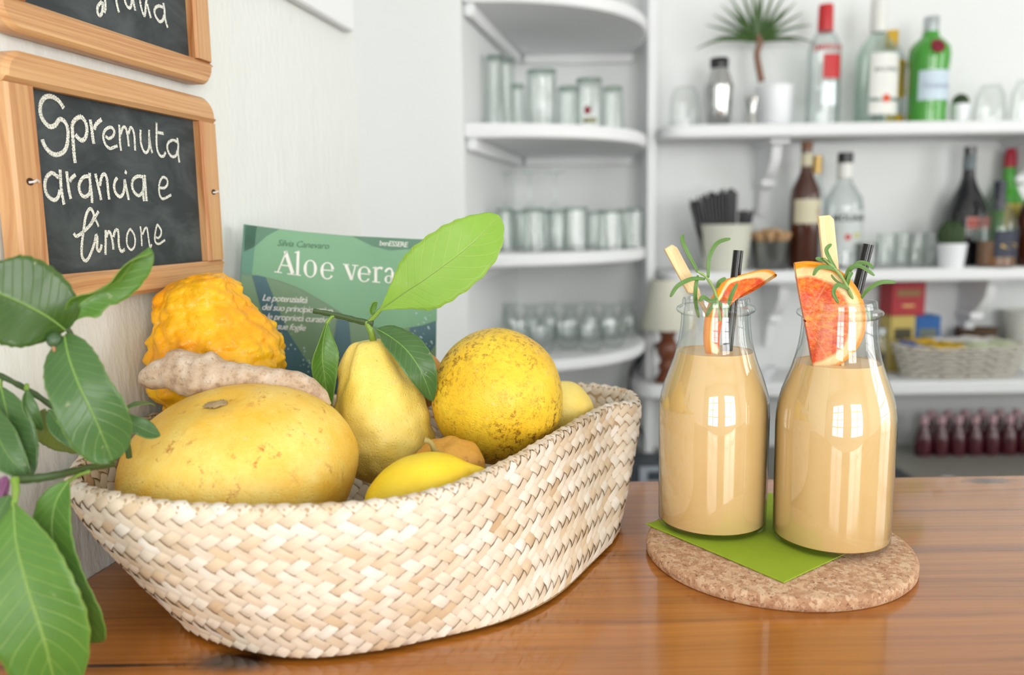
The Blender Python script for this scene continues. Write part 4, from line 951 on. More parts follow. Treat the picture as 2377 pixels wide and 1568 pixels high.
# ------------------------------------------------------------------ garnish
ORA = NT('blood_orange_flesh'); _uv = ORA.uv(); _sx = ORA.n('SeparateXYZ', {0: _uv}); _r = ORA.n('VectorMath', {0: _uv}, operation='LENGTH').outputs['Value']
_an = ORA.math('ARCTAN2', _sx.outputs[1], _sx.outputs[0]); _o = ORA.obj()
_nz = ORA.noise(_o, 380, 3, 0.6); _nb = ORA.noise(_o, 90, 2)
_fl = ORA.ramp(ORA.math('ADD', ORA.math('MULTIPLY', _nz, 0.5), ORA.math('MULTIPLY', _nb, 0.5)), [(0.36, srgb(222, 62, 26)), (0.5, srgb(240, 104, 30)), (0.64, srgb(252, 152, 50))])
_seg = ORA.math('ABSOLUTE', ORA.math('SUBTRACT', ORA.math('FRACT', ORA.math('MULTIPLY', _an, 1.43)), 0.5))
_fl = ORA.mix(ORA.math('MULTIPLY', ORA.maprange(_seg, 0.0, 0.05, 1, 0), 0.32), _fl, srgb(250, 196, 130))
_rr = ORA.math('ADD', _r, ORA.math('MULTIPLY', ORA.math('SUBTRACT', _nb, 0.5), 0.06))
_c = ORA.mix(ORA.maprange(_rr, 0.74, 0.80), _fl, srgb(253, 226, 166)); _c = ORA.mix(ORA.maprange(_rr, 0.91, 0.96), _c, srgb(250, 160, 24))
ORA.p(col=_c, rough=0.3, spec=0.5, normal=ORA.bump(_nz, 0.5, 0.0012), sss=0.0); ORA = ORA.m
PEEL = citrus('orange_peel', srgb(250, 164, 30), srgb(246, 142, 16), srgb(200, 120, 40), 0.0, 0.3, 700)
def half_slice(name, label, frame, R, th, nu=44, nv=16):
    """half wheel; frame(u, v) -> (point, normal) with u along the cut edge in [-1,1], v outwards in [0,1]"""
    t = thing(name, label, 'fruit slice', frame(0, 0)[0])
    fr = []; bk_ = []; uvs = []
    for i in range(nu + 1):
        a_ = pi * i / nu; rf = []; rb = []
        for j in range(nv + 1):
            r = max(0.02, j / nv); u, v = -r * math.cos(a_), r * math.sin(a_)
            p_, n_ = frame(u, v); bump_ = 0.00045 * noise.noise(V((u * 9, v * 9, 1))) * (1 if r < 0.8 else 0.2)
            rf.append(p_ + n_ * (th / 2 + bump_)); rb.append(p_ - n_ * (th / 2 + bump_)); uvs.append((u, v))
        fr.append(rf); bk_.append(rb)
    b = MB(); b.grid(fr, uvs=uvs); b.grid(bk_, uvs=uvs)
    b.grid([[r_[k] for r_ in [x_]][0:1] + [] for x_ in fr for k in ()] or [[fr[0][k] for k in range(nv + 1)], [bk_[0][k] for k in range(nv + 1)]], uvs=[uvs[k] for k in range(nv + 1)] * 2)
    b.grid([[fr[-1][k] for k in range(nv + 1)], [bk_[-1][k] for k in range(nv + 1)]], uvs=[uvs[nu * (nv + 1) + k] for k in range(nv + 1)] * 2)
    b.build('flesh', ORA, t, fix=False, auto=False)
    rim = []
    for i in range(nu + 1):
        a_ = pi * i / nu; p_, n_ = frame(-math.cos(a_), math.sin(a_)); p2, _ = frame(-0.97 * math.cos(a_), 0.97 * math.sin(a_)); od = (p_ - p2).normalized()
        rim.append([p_ + n_ * (th / 2 + 0.0001), p_ + n_ * th * 0.25 + od * 0.0008, p_ + od * 0.0011, p_ - n_ * th * 0.25 + od * 0.0008, p_ - n_ * (th / 2 + 0.0001)])
    b = MB(); b.grid(rim); b.build('rind', PEEL, t, auto=False)
    return t
# right bottle: half wheel standing in the neck, cut edge towards the left
YO = BR.y - 0.004
A0, A1 = P(1846, 612, YO - 0.012), P(1884, 858, YO + 0.002); ctr = A0.lerp(A1, 0.52); RU = (A1 - A0) / 2; nrm = V((-0.12, -1, 0.05)); vd = V((1, -0.1, 0.05)); vd = (vd - RU.normalized() * vd.dot(RU.normalized())).normalized()
RO = RU.length
def fr1(u, v):
    n_ = RU.normalized().cross(vd).normalized(); n_ = n_ if n_.y < 0 else -n_
    return ctr + RU * u + vd * (v * RO * 0.98) + n_ * (0.004 * math.sin(u * 2.2) + 0.003 * v * v) , n_
half_slice('orange_slice', 'half slice of blood orange standing in the neck of the nearer bottle', fr1, RO, 0.006)
# left bottle: twisted half wheel, one lobe inside the neck, the other hooked over the rim
pth = spline([P(1664, 838, BL.y - 0.002), P(1664, 780, BL.y - 0.004), P(1680, 718, BL.y - 0.002), P(1718, 690, BL.y - 0.002), P(1756, 668, BL.y - 0.004), P(1800, 640, BL.y - 0.006)], 60)
def fr2(u, v):
    x = max(0.0, min(1.0, (u + 1) / 2)); i = min(58, int(x * 59)); p_ = pth[i].lerp(pth[i + 1], x * 59 - i); T = (pth[min(59, i + 2)] - pth[max(0, i - 2)]).normalized()
    d0 = V((-0.75, -0.62, 0.1)); d1 = V((0.15, 0.35, 0.75)); k = max(0.0, min(1.0, (x - 0.3) / 0.4)); k = k * k * (3 - 2 * k)
    d = d0.lerp(d1, k); d = (d - T * d.dot(T)).normalized(); n_ = T.cross(d).normalized(); n_ = n_ if n_.y < 0 else -n_
    return p_ + d * (v * 0.0150), n_
half_slice('orange_slice', 'twisted orange slice hooked over the rim of the bottle beside the basket', fr2, 0.03, 0.005)
# black straws
STRAWB = plain('black_straw', srgb(20, 20, 22), 0.18)
def straw(p0, p1, label, r=0.0035):
    d = (p1 - p0); b = MB(); n_ = 10; pp = [p0 + d * (i / n_) for i in range(n_ + 1)]
    b.tube(pp, r, 20, cap=False); b.tube(pp, r * 0.86, 20, cap=False); tt = d.normalized(); a1 = tt.cross(V((0, 1, 0))).normalized(); b1 = tt.cross(a1)
    for q in (p0, p1): b.grid([[q + a1 * (rr * math.cos(2 * pi * j / 20)) + b1 * (rr * math.sin(2 * pi * j / 20)) for j in range(20)] for rr in (r, r * 0.86)], close_u=True)
    o = b.build('drinking_straw', STRAWB); tag(o, label, 'straw', 'black drinking straws in bottles')
straw(P(1685, 850, BL.y + 0.002), P(1714, 582, BL.y + 0.008), 'black drinking straw in the bottle beside the basket')
straw(P(1950, 845, BR.y + 0.010), P(2016, 568, BR.y + 0.012), 'black drinking straw behind the orange slice in the nearer bottle')
# bamboo picks
BAMB = pine('bamboo', srgb(246, 222, 172), srgb(226, 186, 124), 0.5, 0.0, 40, 900, bump=0.1)
def pick(p0, p1, wtop, side, label, flag=0.42):
    d = (p1 - p0); L = d.length; T = d.normalized(); S = (side - T * side.dot(T)).normalized(); N = T.cross(S)
    o2 = [(0, -0.0012), (L * (1 - flag), -0.0015), (L * (1 - flag) + 0.004, -wtop * 0.5), (L, -wtop * 0.5), (L, wtop * 0.2), (L - 0.003, wtop * 0.5), (L * 0.5, 0.0015), (0, 0.0012)]
    o2 = [(0, -0.0012), (L * (1 - flag), -0.0012), (L * (1 - flag) + 0.003, -wtop * 0.62), (L, -wtop * 0.62), (L, wtop * 0.12), (L - 0.0035, wtop * 0.38), (L * (1 - flag), wtop * 0.38), (L * 0.3, 0.0014), (0, 0.001)]
    b = MB(); b.slab([p0 + T * x + S * y for x, y in o2], N, -0.0013, 0.0013, 0.0003, T, S); o = b.build('bamboo_pick', BAMB); tag(o, label, 'skewer', 'bamboo picks in bottles')
pick(P(1650, 745, BL.y + 0.004), P(1556, 570, BL.y - 0.002), 0.0085, V((1, 0.2, 0)), 'bamboo pick leaning out of the bottle beside the basket', 0.62)
pick(P(1955, 850, BR.y - 0.011), P(1920, 500, BR.y - 0.004), 0.0100, V((1, 0.1, 0)), 'upright bamboo pick spearing the orange slice in the nearer bottle', 0.40)
# rosemary
ROS = leaf_mat('rosemary_leaf', srgb(84, 128, 56), srgb(108, 152, 74), srgb(168, 196, 130), 0.12, 0.0, 0.35)
ROSS = plain('rosemary_stem', srgb(150, 176, 104), 0.6)
def needle(par, pts, wpx, Y, fc=(0.2, -1, 0.3)):
    leaf(par, [P(x, y, Y + dy) for x, y, dy in pts], mm(wpx, Y), fc, ROS, 0.35, 0.0, name='needle', rib=False, nseg=16, na=6, thick=0.0007, ser=0, prof=[(0, 0.5), (0.1, 0.75), (0.4, 1.0), (0.75, 0.95), (0.92, 0.7), (1, 0.25)])
Y = BL.y - 0.012
t = thing('rosemary_sprig', 'rosemary sprig with long curved needles in the bottle beside the basket', 'herb', P(1666, 740, Y))
twig(t, [P(1672, 745, Y), P(1660, 680, Y), P(1640, 645, Y), P(1618, 630, Y)], 0.0011, 0.0008, ROSS, 'stem', 12, 8)
for pts in ([(1620, 632, 0), (1600, 595, -.002), (1584, 560, 0), (1586, 545, .004)], [(1644, 645, 0), (1646, 600, .002), (1664, 565, .002), (1696, 554, 0)], [(1636, 648, 0), (1605, 648, -.004), (1572, 665, -.006), (1556, 690, -.006)],
            [(1620, 640, 0), (1615, 665, -.002), (1614, 700, 0), (1622, 738, .002)], [(1664, 668, 0), (1670, 655, -.002), (1685, 646, -.002)], [(1664, 690, 0), (1650, 700, -.004), (1632, 690, -.006), (1624, 700, -.006)],
            [(1682, 745, .002), (1688, 715, -.002), (1700, 680, -.004), (1712, 658, -.004)], [(1664, 700, 0), (1650, 715, -.003), (1640, 735, -.002)], [(1668, 700, .002), (1680, 718, 0), (1686, 742, 0)]):
    needle(t, pts, 4.8, Y)
Y = BR.y - 0.018
t = thing('rosemary_sprig', 'rosemary sprig lying across the orange slice in the nearer bottle', 'herb', P(1985, 700, Y))
twig(t, [P(1992, 720, Y + 0.006), P(1975, 685, Y), P(1955, 645, Y - 0.002), P(1935, 622, Y - 0.002), P(1912, 600, Y)], 0.0012, 0.0008, ROSS, 'stem', 12, 8)
for pts in ([(1948, 632, 0), (1925, 622, -.004), (1900, 622, -.006), (1888, 640, -.006)], [(1940, 625, 0), (1925, 600, -.002), (1918, 580, 0), (1930, 567, .002)], [(1962, 648, 0), (1970, 626, -.004), (1995, 618, -.006), (2030, 640, -.008)],
            [(1972, 630, .002), (1990, 612, .002), (2012, 612, 0), (2028, 624, -.002)], [(1966, 665, 0), (1970, 645, -.002), (1978, 632, 0)], [(1970, 672, -.002), (1945, 662, -.006), (1934, 680, -.006), (1946, 704, -.004)],
            [(1998, 694, 0), (2015, 672, -.003), (2045, 656, -.005), (2080, 656, -.006)], [(1960, 660, .002), (1942, 650, .002), (1930, 636, .002)], [(1936, 622, 0), (1915, 606, .002), (1893, 600, .002)], [(1994, 715, .006), (2010, 720, .004), (2022, 745, .004)]):
    needle(t, pts, 4.8, Y)
# ------------------------------------------------------------------ things on the shelves
def wrap(mb, body, size, R, loc, zc, ang=-pi / 2, shear=0.0, bold=0.0, space=1.0, off=0.0004):
    vs, fs = text_mesh(body, size, shear, space, 'CENTER', bold)
    mb.add([V((loc.x + (R + off) * math.cos(ang + x / R), loc.y + (R + off) * math.sin(ang + x / R), loc.z + zc + y)) for x, y in vs], fs)
def band(mb, R, loc, z0, z1, a0=-pi, a1=0.0, n=20, prof=None):
    rows = []
    for k in range(5):
        z = z0 + (z1 - z0) * k / 4; r = prof(z) if prof else R
        rows.append([V((loc.x + r * math.cos(a0 + (a1 - a0) * j / n), loc.y + r * math.sin(a0 + (a1 - a0) * j / n), loc.z + z)) for j in range(n + 1)])
    mb.grid(rows)
def disc_on(mb, R, loc, zc, rad, ang=-pi / 2, off=0.0008, ry=None):
    ry = ry or rad
    mb.add([V((loc.x + (R + off) * math.cos(ang + rad * math.cos(k * pi / 8) / R), loc.y + (R + off) * math.sin(ang + rad * math.cos(k * pi / 8) / R), loc.z + zc + ry * math.sin(k * pi / 8))) for k in range(16)], [tuple(range(16))])
FACE = -pi / 2 - 0.35     # labels look towards the room
def vessel(name, label, cat, px, zs, Y, prof, mat, scale=None, group=None, seg=32, part='body'):
    """lathed thing standing on height zs; prof in px (radius, height) at depth Y"""
    x = P(px, 500, Y).x; k = Y / FPX * 1.0; loc = V((x, Y, zs)); t = thing(name, label, cat, loc, group)
    b = MB(); b.lathe([(max(0.0004, r * k), h * k) for r, h in prof], seg, loc); b.build(part, mat, t)
    return t, loc, k
def add_lathe(t, loc, k, prof, mat, name, seg=32):
    b = MB(); b.lathe([(max(0.0004, r * k), h * k) for r, h in prof], seg, loc); return b.build(name, mat, t)
RED = plain('red_label', srgb(204, 40, 44), 0.4); WLAB = plain('white_label', srgb(236, 236, 230), 0.5, var=0.03); YLAB = plain('yellow_label', srgb(236, 190, 40), 0.5); CREAM = plain('cream_label', srgb(214, 206, 176), 0.6, var=0.04)
DARKT = plain('dark_lettering', srgb(60, 62, 66), 0.5); REDT = plain('red_lettering', srgb(196, 50, 50), 0.5); GOLD = plain('gold_foil', srgb(206, 172, 104), 0.35, metal=0.6); PINKB = plain('lilac_lettering', srgb(150, 158, 190), 0.5)
GREENB = plain('green_bottle_glass', srgb(70, 160, 46), 0.08, coat=0.5, var=0.05); GREEND = plain('dark_green_glass', srgb(52, 118, 40), 0.08, coat=0.5); BROWNB = plain('brown_glass', srgb(74, 34, 18), 0.08, coat=0.6); BLACKB = plain('black_glass', srgb(22, 22, 28), 0.1, coat=0.5); AMBER = plain('amber_spirit', srgb(150, 92, 30), 0.1, coat=0.5)
SPIRIT = glass('spirit_glass', (0.93, 0.955, 0.95), (0.52, 0.58, 0.58), base=0.08, power=1.5); RUMG = glass('pale_green_glass', (0.88, 0.95, 0.91), (0.52, 0.68, 0.60), base=0.08, power=1.5)
LID = plain('silver_cap', srgb(196, 204, 206), 0.3, metal=0.7); DARKG = plain('cactus_green', srgb(58, 78, 46), 0.8, bumpy=1.0, scale=500); CORKM = plain('cork_stopper', srgb(196, 158, 116), 0.8, bumpy=0.6, scale=300)
Z1, Z2, Z3 = SH['s1'], SH['s2'], SH['s3']
YS = 2.19
# --- top shelf
t, loc, k = vessel('glass_tumbler', 'clear tumbler upside down beside the cocktail shaker', 'glass', 1586, Z1, YS, [(30, 0), (33, 2), (33, 40), (30, 70), (24, 86), (20, 90), (2, 90)], GLASS, part='glass')
t, loc, k = vessel('cocktail_shaker', 'steel cocktail shaker with black cap on the top shelf', 'shaker', 1663, Z1, YS, [(2, 0), (21, 0), (24, 4), (29, 50), (32, 88), (32, 94), (30, 98), (24, 116), (19, 128), (17, 132), (2, 132)], SHINY)
add_lathe(t, loc, k, [(2, 130), (19, 130), (20, 134), (21, 148), (19, 152), (2, 153)], BLACKP, 'cap')
t, loc, k = vessel('jigger', 'small steel jigger beside the white plant pot', 'jigger', 1740, Z1, YS - 0.04, [(12, 0), (14, 1), (8, 28), (8, 31), (15, 62), (14, 62), (7, 31)], SHINY)
t, loc, k = vessel('potted_dracaena', 'spiky green dracaena in a white pot on the top shelf', 'plant', 1791, Z1, YS + 0.03, [(2, 0), (34, 0), (36, 3), (41, 88), (41, 92), (37, 92), (36, 84), (2, 82)], WHITEC, part='pot')
DRA = leaf_mat('dracaena_leaf', srgb(40, 74, 24), srgb(70, 104, 40), srgb(120, 150, 80), 0.1, 0, 0.35)
yp = loc.y; q = [P(1768, 190, yp), P(1762, 160, yp), P(1757, 125, yp), P(1764, 100, yp), P(1760, 82, yp)]
twig(t, q, 0.0085, 0.0075, plain('dracaena_trunk', srgb(140, 104, 84), 0.8, bumpy=0.6, scale=200), 'trunk', 14, 10)
rd = random.Random(11); q0 = P(1759, 96, yp)
for a_, L_, dr in ((-175, 118, 0.30), (-160, 105, .06), (-148, 100, .02), (-135, 98, 0.0), (-122, 105, 0), (-108, 112, 0), (-97, 125, 0), (-85, 120, 0), (-72, 112, 0), (-60, 108, 0), (-46, 104, 0.0), (-34, 104, .04), (-22, 110, .12), (-8, 115, .26), (-128, 80, 0), (-50, 84, 0), (-90, 90, 0), (-5, 80, 0.1), (-170, 84, 0.1)):
    a2 = math.radians(a_); dy = rd.uniform(-0.05, 0.05); e_ = lambda f_: P(1759 + L_ * f_ * math.cos(a2), 96 + L_ * f_ * math.sin(a2) + dr * 260 * max(0, f_ - 0.35) ** 2, yp + dy * f_)
    L_ *= 1.25
    leaf(t, [q0, e_(0.33), e_(0.66), e_(1.0)], 0.0058, (0, -1, 0.4), DRA, 0.3, 0, rib=False, nseg=12, na=4, ser=0, prof=[(0, 0.5), (0.2, 1), (0.6, 0.75), (1, 0.03)])
# clear bottle with red cap
BT = [(2, 0), (33, 0), (36, 3), (36, 150), (34, 172), (28, 190), (19, 204), (14, 214), (13, 232), (2, 232)]
t, loc, k = vessel('spirit_bottle', 'clear glass bottle with red cap and red crest label', 'bottle', 1900, Z1, YS, BT, SPIRIT, part='glass')
add_lathe(t, loc, k, [(2, 204), (16, 204), (17, 208), (16, 258), (15, 263), (2, 263)], RED, 'cap')
b = MB(); band(b, 36.6 * k, loc, 100 * k, 152 * k, FACE - 0.05, FACE + 1.15); b.build('crest_label', RED, t)
b = MB(); wrap(b, 'SMIRNOFF', 19 * k, 36.4 * k, loc, 160 * k, FACE + 0.5, bold=0.0004); b.build('lettering', REDT, t, smooth=False)
b = MB(); band(b, 36.6 * k, loc, 42 * k, 92 * k, FACE - 0.1, FACE + 1.1); b.build('lower_label', LID, t)
# pale rum bottle
BT = [(2, 0), (42, 0), (45, 4), (45, 120), (43, 150), (34, 172), (22, 190), (17, 200), (16, 205), (2, 205)]
t, loc, k = vessel('rum_bottle', 'pale green glass bottle with broad white label and red emblem', 'bottle', 2020, Z1, YS - 0.02, BT, RUMG, part='glass')
add_lathe(t, loc, k, [(2, 200), (17, 200), (18, 204), (18, 268), (16, 272), (2, 272)], WLAB, 'cap')
b = MB(); band(b, 45.7 * k, loc, 54 * k, 150 * k, FACE - 0.35, FACE + 1.3, prof=lambda z: (45.7 if z < 122 * k else 45.7 - (z / k - 122) * 0.08) * k); b.build('label', WLAB, t)
b = MB(); band(b, 45.7 * k, loc, 18 * k, 46 * k, FACE - 0.35, FACE + 1.3); b.build('lower_label', WLAB, t)
b = MB(); wrap(b, 'BACARDI', 13 * k, 46 * k, loc, 110 * k, FACE + 0.45); b.build('label_lettering', DARKT, t, smooth=False)
b = MB(); disc_on(b, 45.8 * k, loc, 52 * k, 9 * k, FACE + 0.45); b.build('emblem', plain('orange_red_emblem', srgb(226, 86, 40), 0.5), t, smooth=False)
# yellow labelled bottle behind it
BT = [(2, 0), (30, 0), (33, 3), (33, 130), (30, 155), (18, 176), (11, 190), (11, 196), (2, 196)]
t, loc, k = vessel('spirit_bottle', 'clear bottle with yellow round label peeping out behind the pale green bottle', 'bottle', 2051, Z1, YS + 0.075, BT, SPIRIT, part='glass')
add_lathe(t, loc, k, [(2, 174), (13, 174), (14, 212), (2, 213)], YLAB, 'cap')
b = MB(); disc_on(b, 33.4 * k, loc, 104 * k, 30 * k, FACE + 0.7, ry=42 * k); b.build('label', YLAB, t, smooth=False)
b = MB(); band(b, 33.5 * k, loc, 6 * k, 26 * k, FACE - 0.2, FACE + 1.2); b.build('foot_label', YLAB, t)
# bright green bottle
BT = [(2, 0), (38, 0), (41, 3), (41, 120), (43, 132), (44, 150), (42, 166), (34, 178), (22, 188), (18, 195), (17, 202), (2, 202)]
t, loc, k = vessel('gin_bottle', 'bright green bottle with red wax seal and pale blue label', 'bottle', 2138, Z1, YS, BT, GREENB, part='glass')
add_lathe(t, loc, k, [(2, 198), (16, 198), (17, 230), (15, 234), (2, 234)], LID, 'cap')
b = MB(); band(b, 41.6 * k, loc, 50 * k, 114 * k, FACE - 0.6, FACE + 1.4); b.build('label', plain('pale_blue_label', srgb(206, 222, 234), 0.5, var=0.03), t)
b = MB(); wrap(b, 'Tanqueray', 17 * k, 42 * k, loc, 76 * k, FACE + 0.4, 0.3); b.build('label_lettering', PINKB, t, smooth=False)
b = MB(); q = loc + V((-0.004, -43.5 * k, 164 * k)); b.slab([q + V((15 * k * math.cos(a_ * pi / 8), 0.012 * max(0, math.sin(a_ * pi / 8)), 15 * k * math.sin(a_ * pi / 8))) for a_ in range(16)], V((0, -1, 0)), -0.002, 0.004, 0.001); b.build('wax_seal', plain('dark_red_wax', srgb(130, 20, 44), 0.4), t)
t, loc, k = vessel('potted_cactus', 'tiny cactus in a white pot on the top shelf', 'plant', 2214, Z1, YS, [(2, 0), (17, 0), (21, 44), (18, 44), (17, 40), (2, 40)], WHITEC, part='pot')
b = blob(loc + V((0, 0, 46 * k)), lambda d: V((d.x * 17 * k, d.y * 17 * k, d.z * 20 * k)) * (1 + 0.07 * math.cos(12 * math.atan2(d.y, d.x))), UP, 48, 14); b.build('cactus', DARKG, t)
TUMB = [(33, 0), (34, 1), (34, 20), (30, 60), (22, 80), (20, 86), (2, 86), (2, 82), (18, 81), (28, 58), (32, 20), (32, 0)]
t, loc, k = vessel('stemless_glass', 'inverted stemless glass right of the tiny cactus', 'glass', 2281, Z1, YS, TUMB, GLASS, part='glass', group='inverted stemless glasses')
t, loc, k = vessel('stemless_glass', 'inverted stemless glass cut off by the picture edge, top shelf', 'glass', 2368, Z1, YS, [(r * 1.15, h * 1.12) for r, h in TUMB], GLASS, part='glass', group='inverted stemless glasses')
# --- middle shelf
t, loc, k = vessel('straw_holder', 'cream bucket that holds the black straws', 'bucket', 1683, Z2, YS - 0.02, [(2, 0), (46, 0), (49, 2), (62, 100), (64, 104), (62, 106), (59, 103), (46, 6), (2, 5)], plain('cream_enamel', srgb(222, 222, 206), 0.4, var=0.03))
rd = random.Random(6); bundle = []
for r_ in range(5):
    for c_ in range(13): f_ = (c_ + 0.5 * (r_ % 2)) / 12.5; bundle.append((1640 + 62 * f_, 1602 + 108 * f_, 470 - 24 * min(1, f_ * 1.6) + rd.uniform(-9, 9), (r_ - 2) * 0.0078))
for r_ in range(4):
    for c_ in range(4): f_ = (c_ + 0.5 * (r_ % 2)) / 3.5; bundle.append((1710 + 17 * f_, 1716 + 32 * f_, 490 + rd.uniform(-4, 4), (r_ - 1.5) * 0.0078))
for xb, xt, yt, dy in bundle:
    p0 = P(xb, 617, loc.y + dy); p1 = P(xt, yt, loc.y + dy * 1.6)
    sm = MB(); sm.tube([p0, p0.lerp(p1, 0.5), p1], 0.0026, 8); o = sm.build('drinking_straw', STRAWB); tag(o, 'black drinking straw in the cream bucket on the middle shelf', 'straw', 'straws in the cream bucket')
t, loc, k = vessel('metal_cup', 'small steel cup heaped with wine corks on the middle shelf', 'cup', 1790, Z2, YS - 0.02, [(2, 0), (34, 0), (36, 2), (44, 64), (45, 66), (42, 66), (33, 5), (2, 4)], STEEL)
for k_ in range(13):
    a_ = k_ * 2 * pi / 9 + 0.2 if k_ < 9 else k_ * 2 * pi / 4; r_ = (33 if k_ < 9 else 12) * k; od = V((math.cos(a_), math.sin(a_), 0)); cc = loc + od * r_ + UP * ((72 if k_ < 9 else 78) * k); ax = (UP + od * (0.45 if k_ < 9 else 0.1)).normalized()
    b = MB(); b.tube([cc - ax * 0.018, cc - ax * 0.016, cc + ax * 0.016, cc + ax * 0.018], [0.0085, 0.0100, 0.0105, 0.0088], 14); o = b.build('wine_cork', CORKM); tag(o, 'tan wine cork heaped in the small steel cup', 'cork', 'corks in the steel cup')
BT = [(2, 0), (32, 0), (34, 3), (34, 160), (31, 182), (20, 205), (13, 222), (12, 270), (2, 270)]
t, loc, k = vessel('liqueur_bottle', 'dark brown bottle with cream label and wooden stopper', 'bottle', 1868, Z2, YS, BT, BROWNB, part='glass')
add_lathe(t, loc, k, [(2, 268), (12, 268), (13, 288), (2, 289)], plain('wooden_stopper', srgb(130, 90, 62), 0.6), 'stopper')
b = MB(); band(b, 34.6 * k, loc, 104 * k, 158 * k, FACE - 0.7, FACE + 1.4); b.build('label', CREAM, t)
b = MB(); band(b, 12.8 * k, loc, 226 * k, 262 * k, -pi, pi, 24); b.build('neck_label', CREAM, t)
b = MB(); wrap(b, 'R', 24 * k, 35 * k, loc, 122 * k, FACE + 1.0, 0.3); b.build('label_lettering', plain('brown_lettering', srgb(160, 100, 70), 0.6), t, smooth=False)
t, loc, k = vessel('liqueur_bottle', 'bottle with gold neck half hidden behind the dark brown bottle', 'bottle', 1893, Z2, YS + 0.075, [(2, 0), (22, 0), (23, 3), (23, 150), (10, 190), (9, 215), (2, 215)], SPIRIT, part='glass')
add_lathe(t, loc, k, [(2, 212), (11, 212), (11, 252), (2, 253)], GOLD, 'gold_neck')
BT = [(2, 0), (40, 0), (43, 3), (43, 140), (40, 160), (26, 182), (17, 196), (16, 226), (2, 226)]
t, loc, k = vessel('liqueur_bottle', 'clear bottle with black cap and dark lettering on the middle shelf', 'bottle', 1957, Z2, YS, BT, SPIRIT, part='glass')
add_lathe(t, loc, k, [(2, 238), (17, 238), (17, 262), (2, 263)], BLACKP, 'cap'); add_lathe(t, loc, k, [(2, 205), (17.5, 205), (17.5, 238), (2, 238)], WLAB, 'neck_label')
b = MB(); band(b, 43.5 * k, loc, 40 * k, 132 * k, FACE - 0.3, FACE + 1.3); b.build('label', plain('misty_label', srgb(206, 212, 210), 0.5, var=0.03), t)
b = MB(); wrap(b, 'MOLINARI', 20 * k, 44 * k, loc, 108 * k, FACE + 0.5, bold=0.0005); b.build('label_lettering', DARKT, t, smooth=False)
b = MB(); disc_on(b, 43.6 * k, loc, 72 * k, 7 * k, FACE + 0.25); b.build('red_flower', RED, t, smooth=False)
b = MB(); disc_on(b, 43.6 * k, loc, 76 * k, 10 * k, FACE + 0.75, ry=6 * k); b.build('yellow_flower', plain('pale_yellow_print', srgb(200, 200, 120), 0.6), t, smooth=False)
t, loc, k = vessel('metal_cup', 'small dark steel cup left of the row of tumblers', 'cup', 2014, Z2, YS - 0.05, [(2, 0), (18, 0), (20, 2), (23, 58), (22, 60), (17, 4), (2, 4)], STEEL)
for i, px in enumerate((2062, 2100, 2132, 2168)):
    vessel('glass_tumbler', 'clear tumbler on the middle shelf before the cactus, %s from left' % ('first', 'second', 'third', 'fourth')[i], 'glass', px, Z2, YS + 0.02 * (i % 2), [(2, 2), (14, 2), (16, 0), (18, 6), (21, 76), (20.5, 78), (19.5, 76), (16, 8), (2, 6)], GLASSG, part='glass', group='tumblers on the middle shelf')
t, loc, k = vessel('potted_cactus', 'larger round cactus in a white pot before the black bottle', 'plant', 2213, Z2, YS - 0.045, [(2, 0), (27, 0), (33, 56), (29, 56), (27, 50), (2, 50)], WHITEC, part='pot')
b = blob(loc + V((-2 * k, 0, 74 * k)), lambda d: V((d.x * 28 * k, d.y * 26 * k, d.z * 34 * k)) * (1 + 0.06 * math.cos(14 * math.atan2(d.y, d.x))), UP, 56, 16); b.build('cactus', DARKG, t)
BT = [(2, 0), (40, 0), (43, 3), (46, 60), (48, 100), (45, 125), (34, 152), (20, 180), (14, 200), (12.5, 240), (13, 268), (2, 269)]
t, loc, k = vessel('cream_liqueur_bottle', 'round-shouldered black bottle with red and cream label', 'bottle', 2243, Z2, YS + 0.055, BT, BLACKB, part='glass')
b = MB(); band(b, 48.4 * k, loc, 84 * k, 110 * k, FACE - 0.1, FACE + 1.3); b.build('label', plain('red_cream_label', srgb(206, 130, 116), 0.5, var=0.05), t)
b = MB(); wrap(b, 'BAILEYS', 17 * k, 49 * k, loc, 91 * k, FACE + 0.55, bold=0.0003); b.build('label_lettering', REDT, t, smooth=False)
b = MB(); band(b, 47.9 * k, loc, 56 * k, 82 * k, FACE + 0.2, FACE + 1.3); b.build('picture_label', plain('grey_green_label', srgb(150, 160, 150), 0.5, var=0.2, scale=300), t)
add_lathe(t, loc, k, [(13, 216), (14, 217), (13.6, 248), (13, 249)], plain('neck_label', srgb(118, 128, 132), 0.5), 'neck_label')
BT = [(2, 0), (40, 0), (42, 3), (42, 90), (39, 110), (28, 130), (14, 150), (11, 160), (10, 176), (2, 176)]
t, loc, k = vessel('brandy_bottle', 'squat amber bottle with navy label and dark cap', 'bottle', 2318, Z2, YS - 0.046, BT, SPIRIT, part='glass')
add_lathe(t, loc, k, [(2, 4), (40, 4), (40, 60), (2, 60)], AMBER, 'spirit')
add_lathe(t, loc, k, [(2, 172), (12, 172), (12.5, 196), (2, 197)], plain('navy_cap', srgb(34, 38, 58), 0.4), 'cap'); add_lathe(t, loc, k, [(11, 130), (13, 131), (12, 172), (11, 172)], plain('navy_foil', srgb(52, 52, 66), 0.4), 'neck_foil')
b = MB(); band(b, 42.6 * k, loc, 24 * k, 84 * k, FACE - 0.3, FACE + 1.3); b.build('label', plain('navy_label', srgb(40, 46, 64), 0.5), t)
b = MB(); disc_on(b, 42.8 * k, loc, 50 * k, 20 * k, FACE + 0.5, ry=6 * k); b.build('label_emblem', GOLD, t, smooth=False)
BT = [(2, 0), (36, 0), (38, 3), (38, 120), (36, 140), (24, 162), (14, 185), (12, 222), (2, 222)]
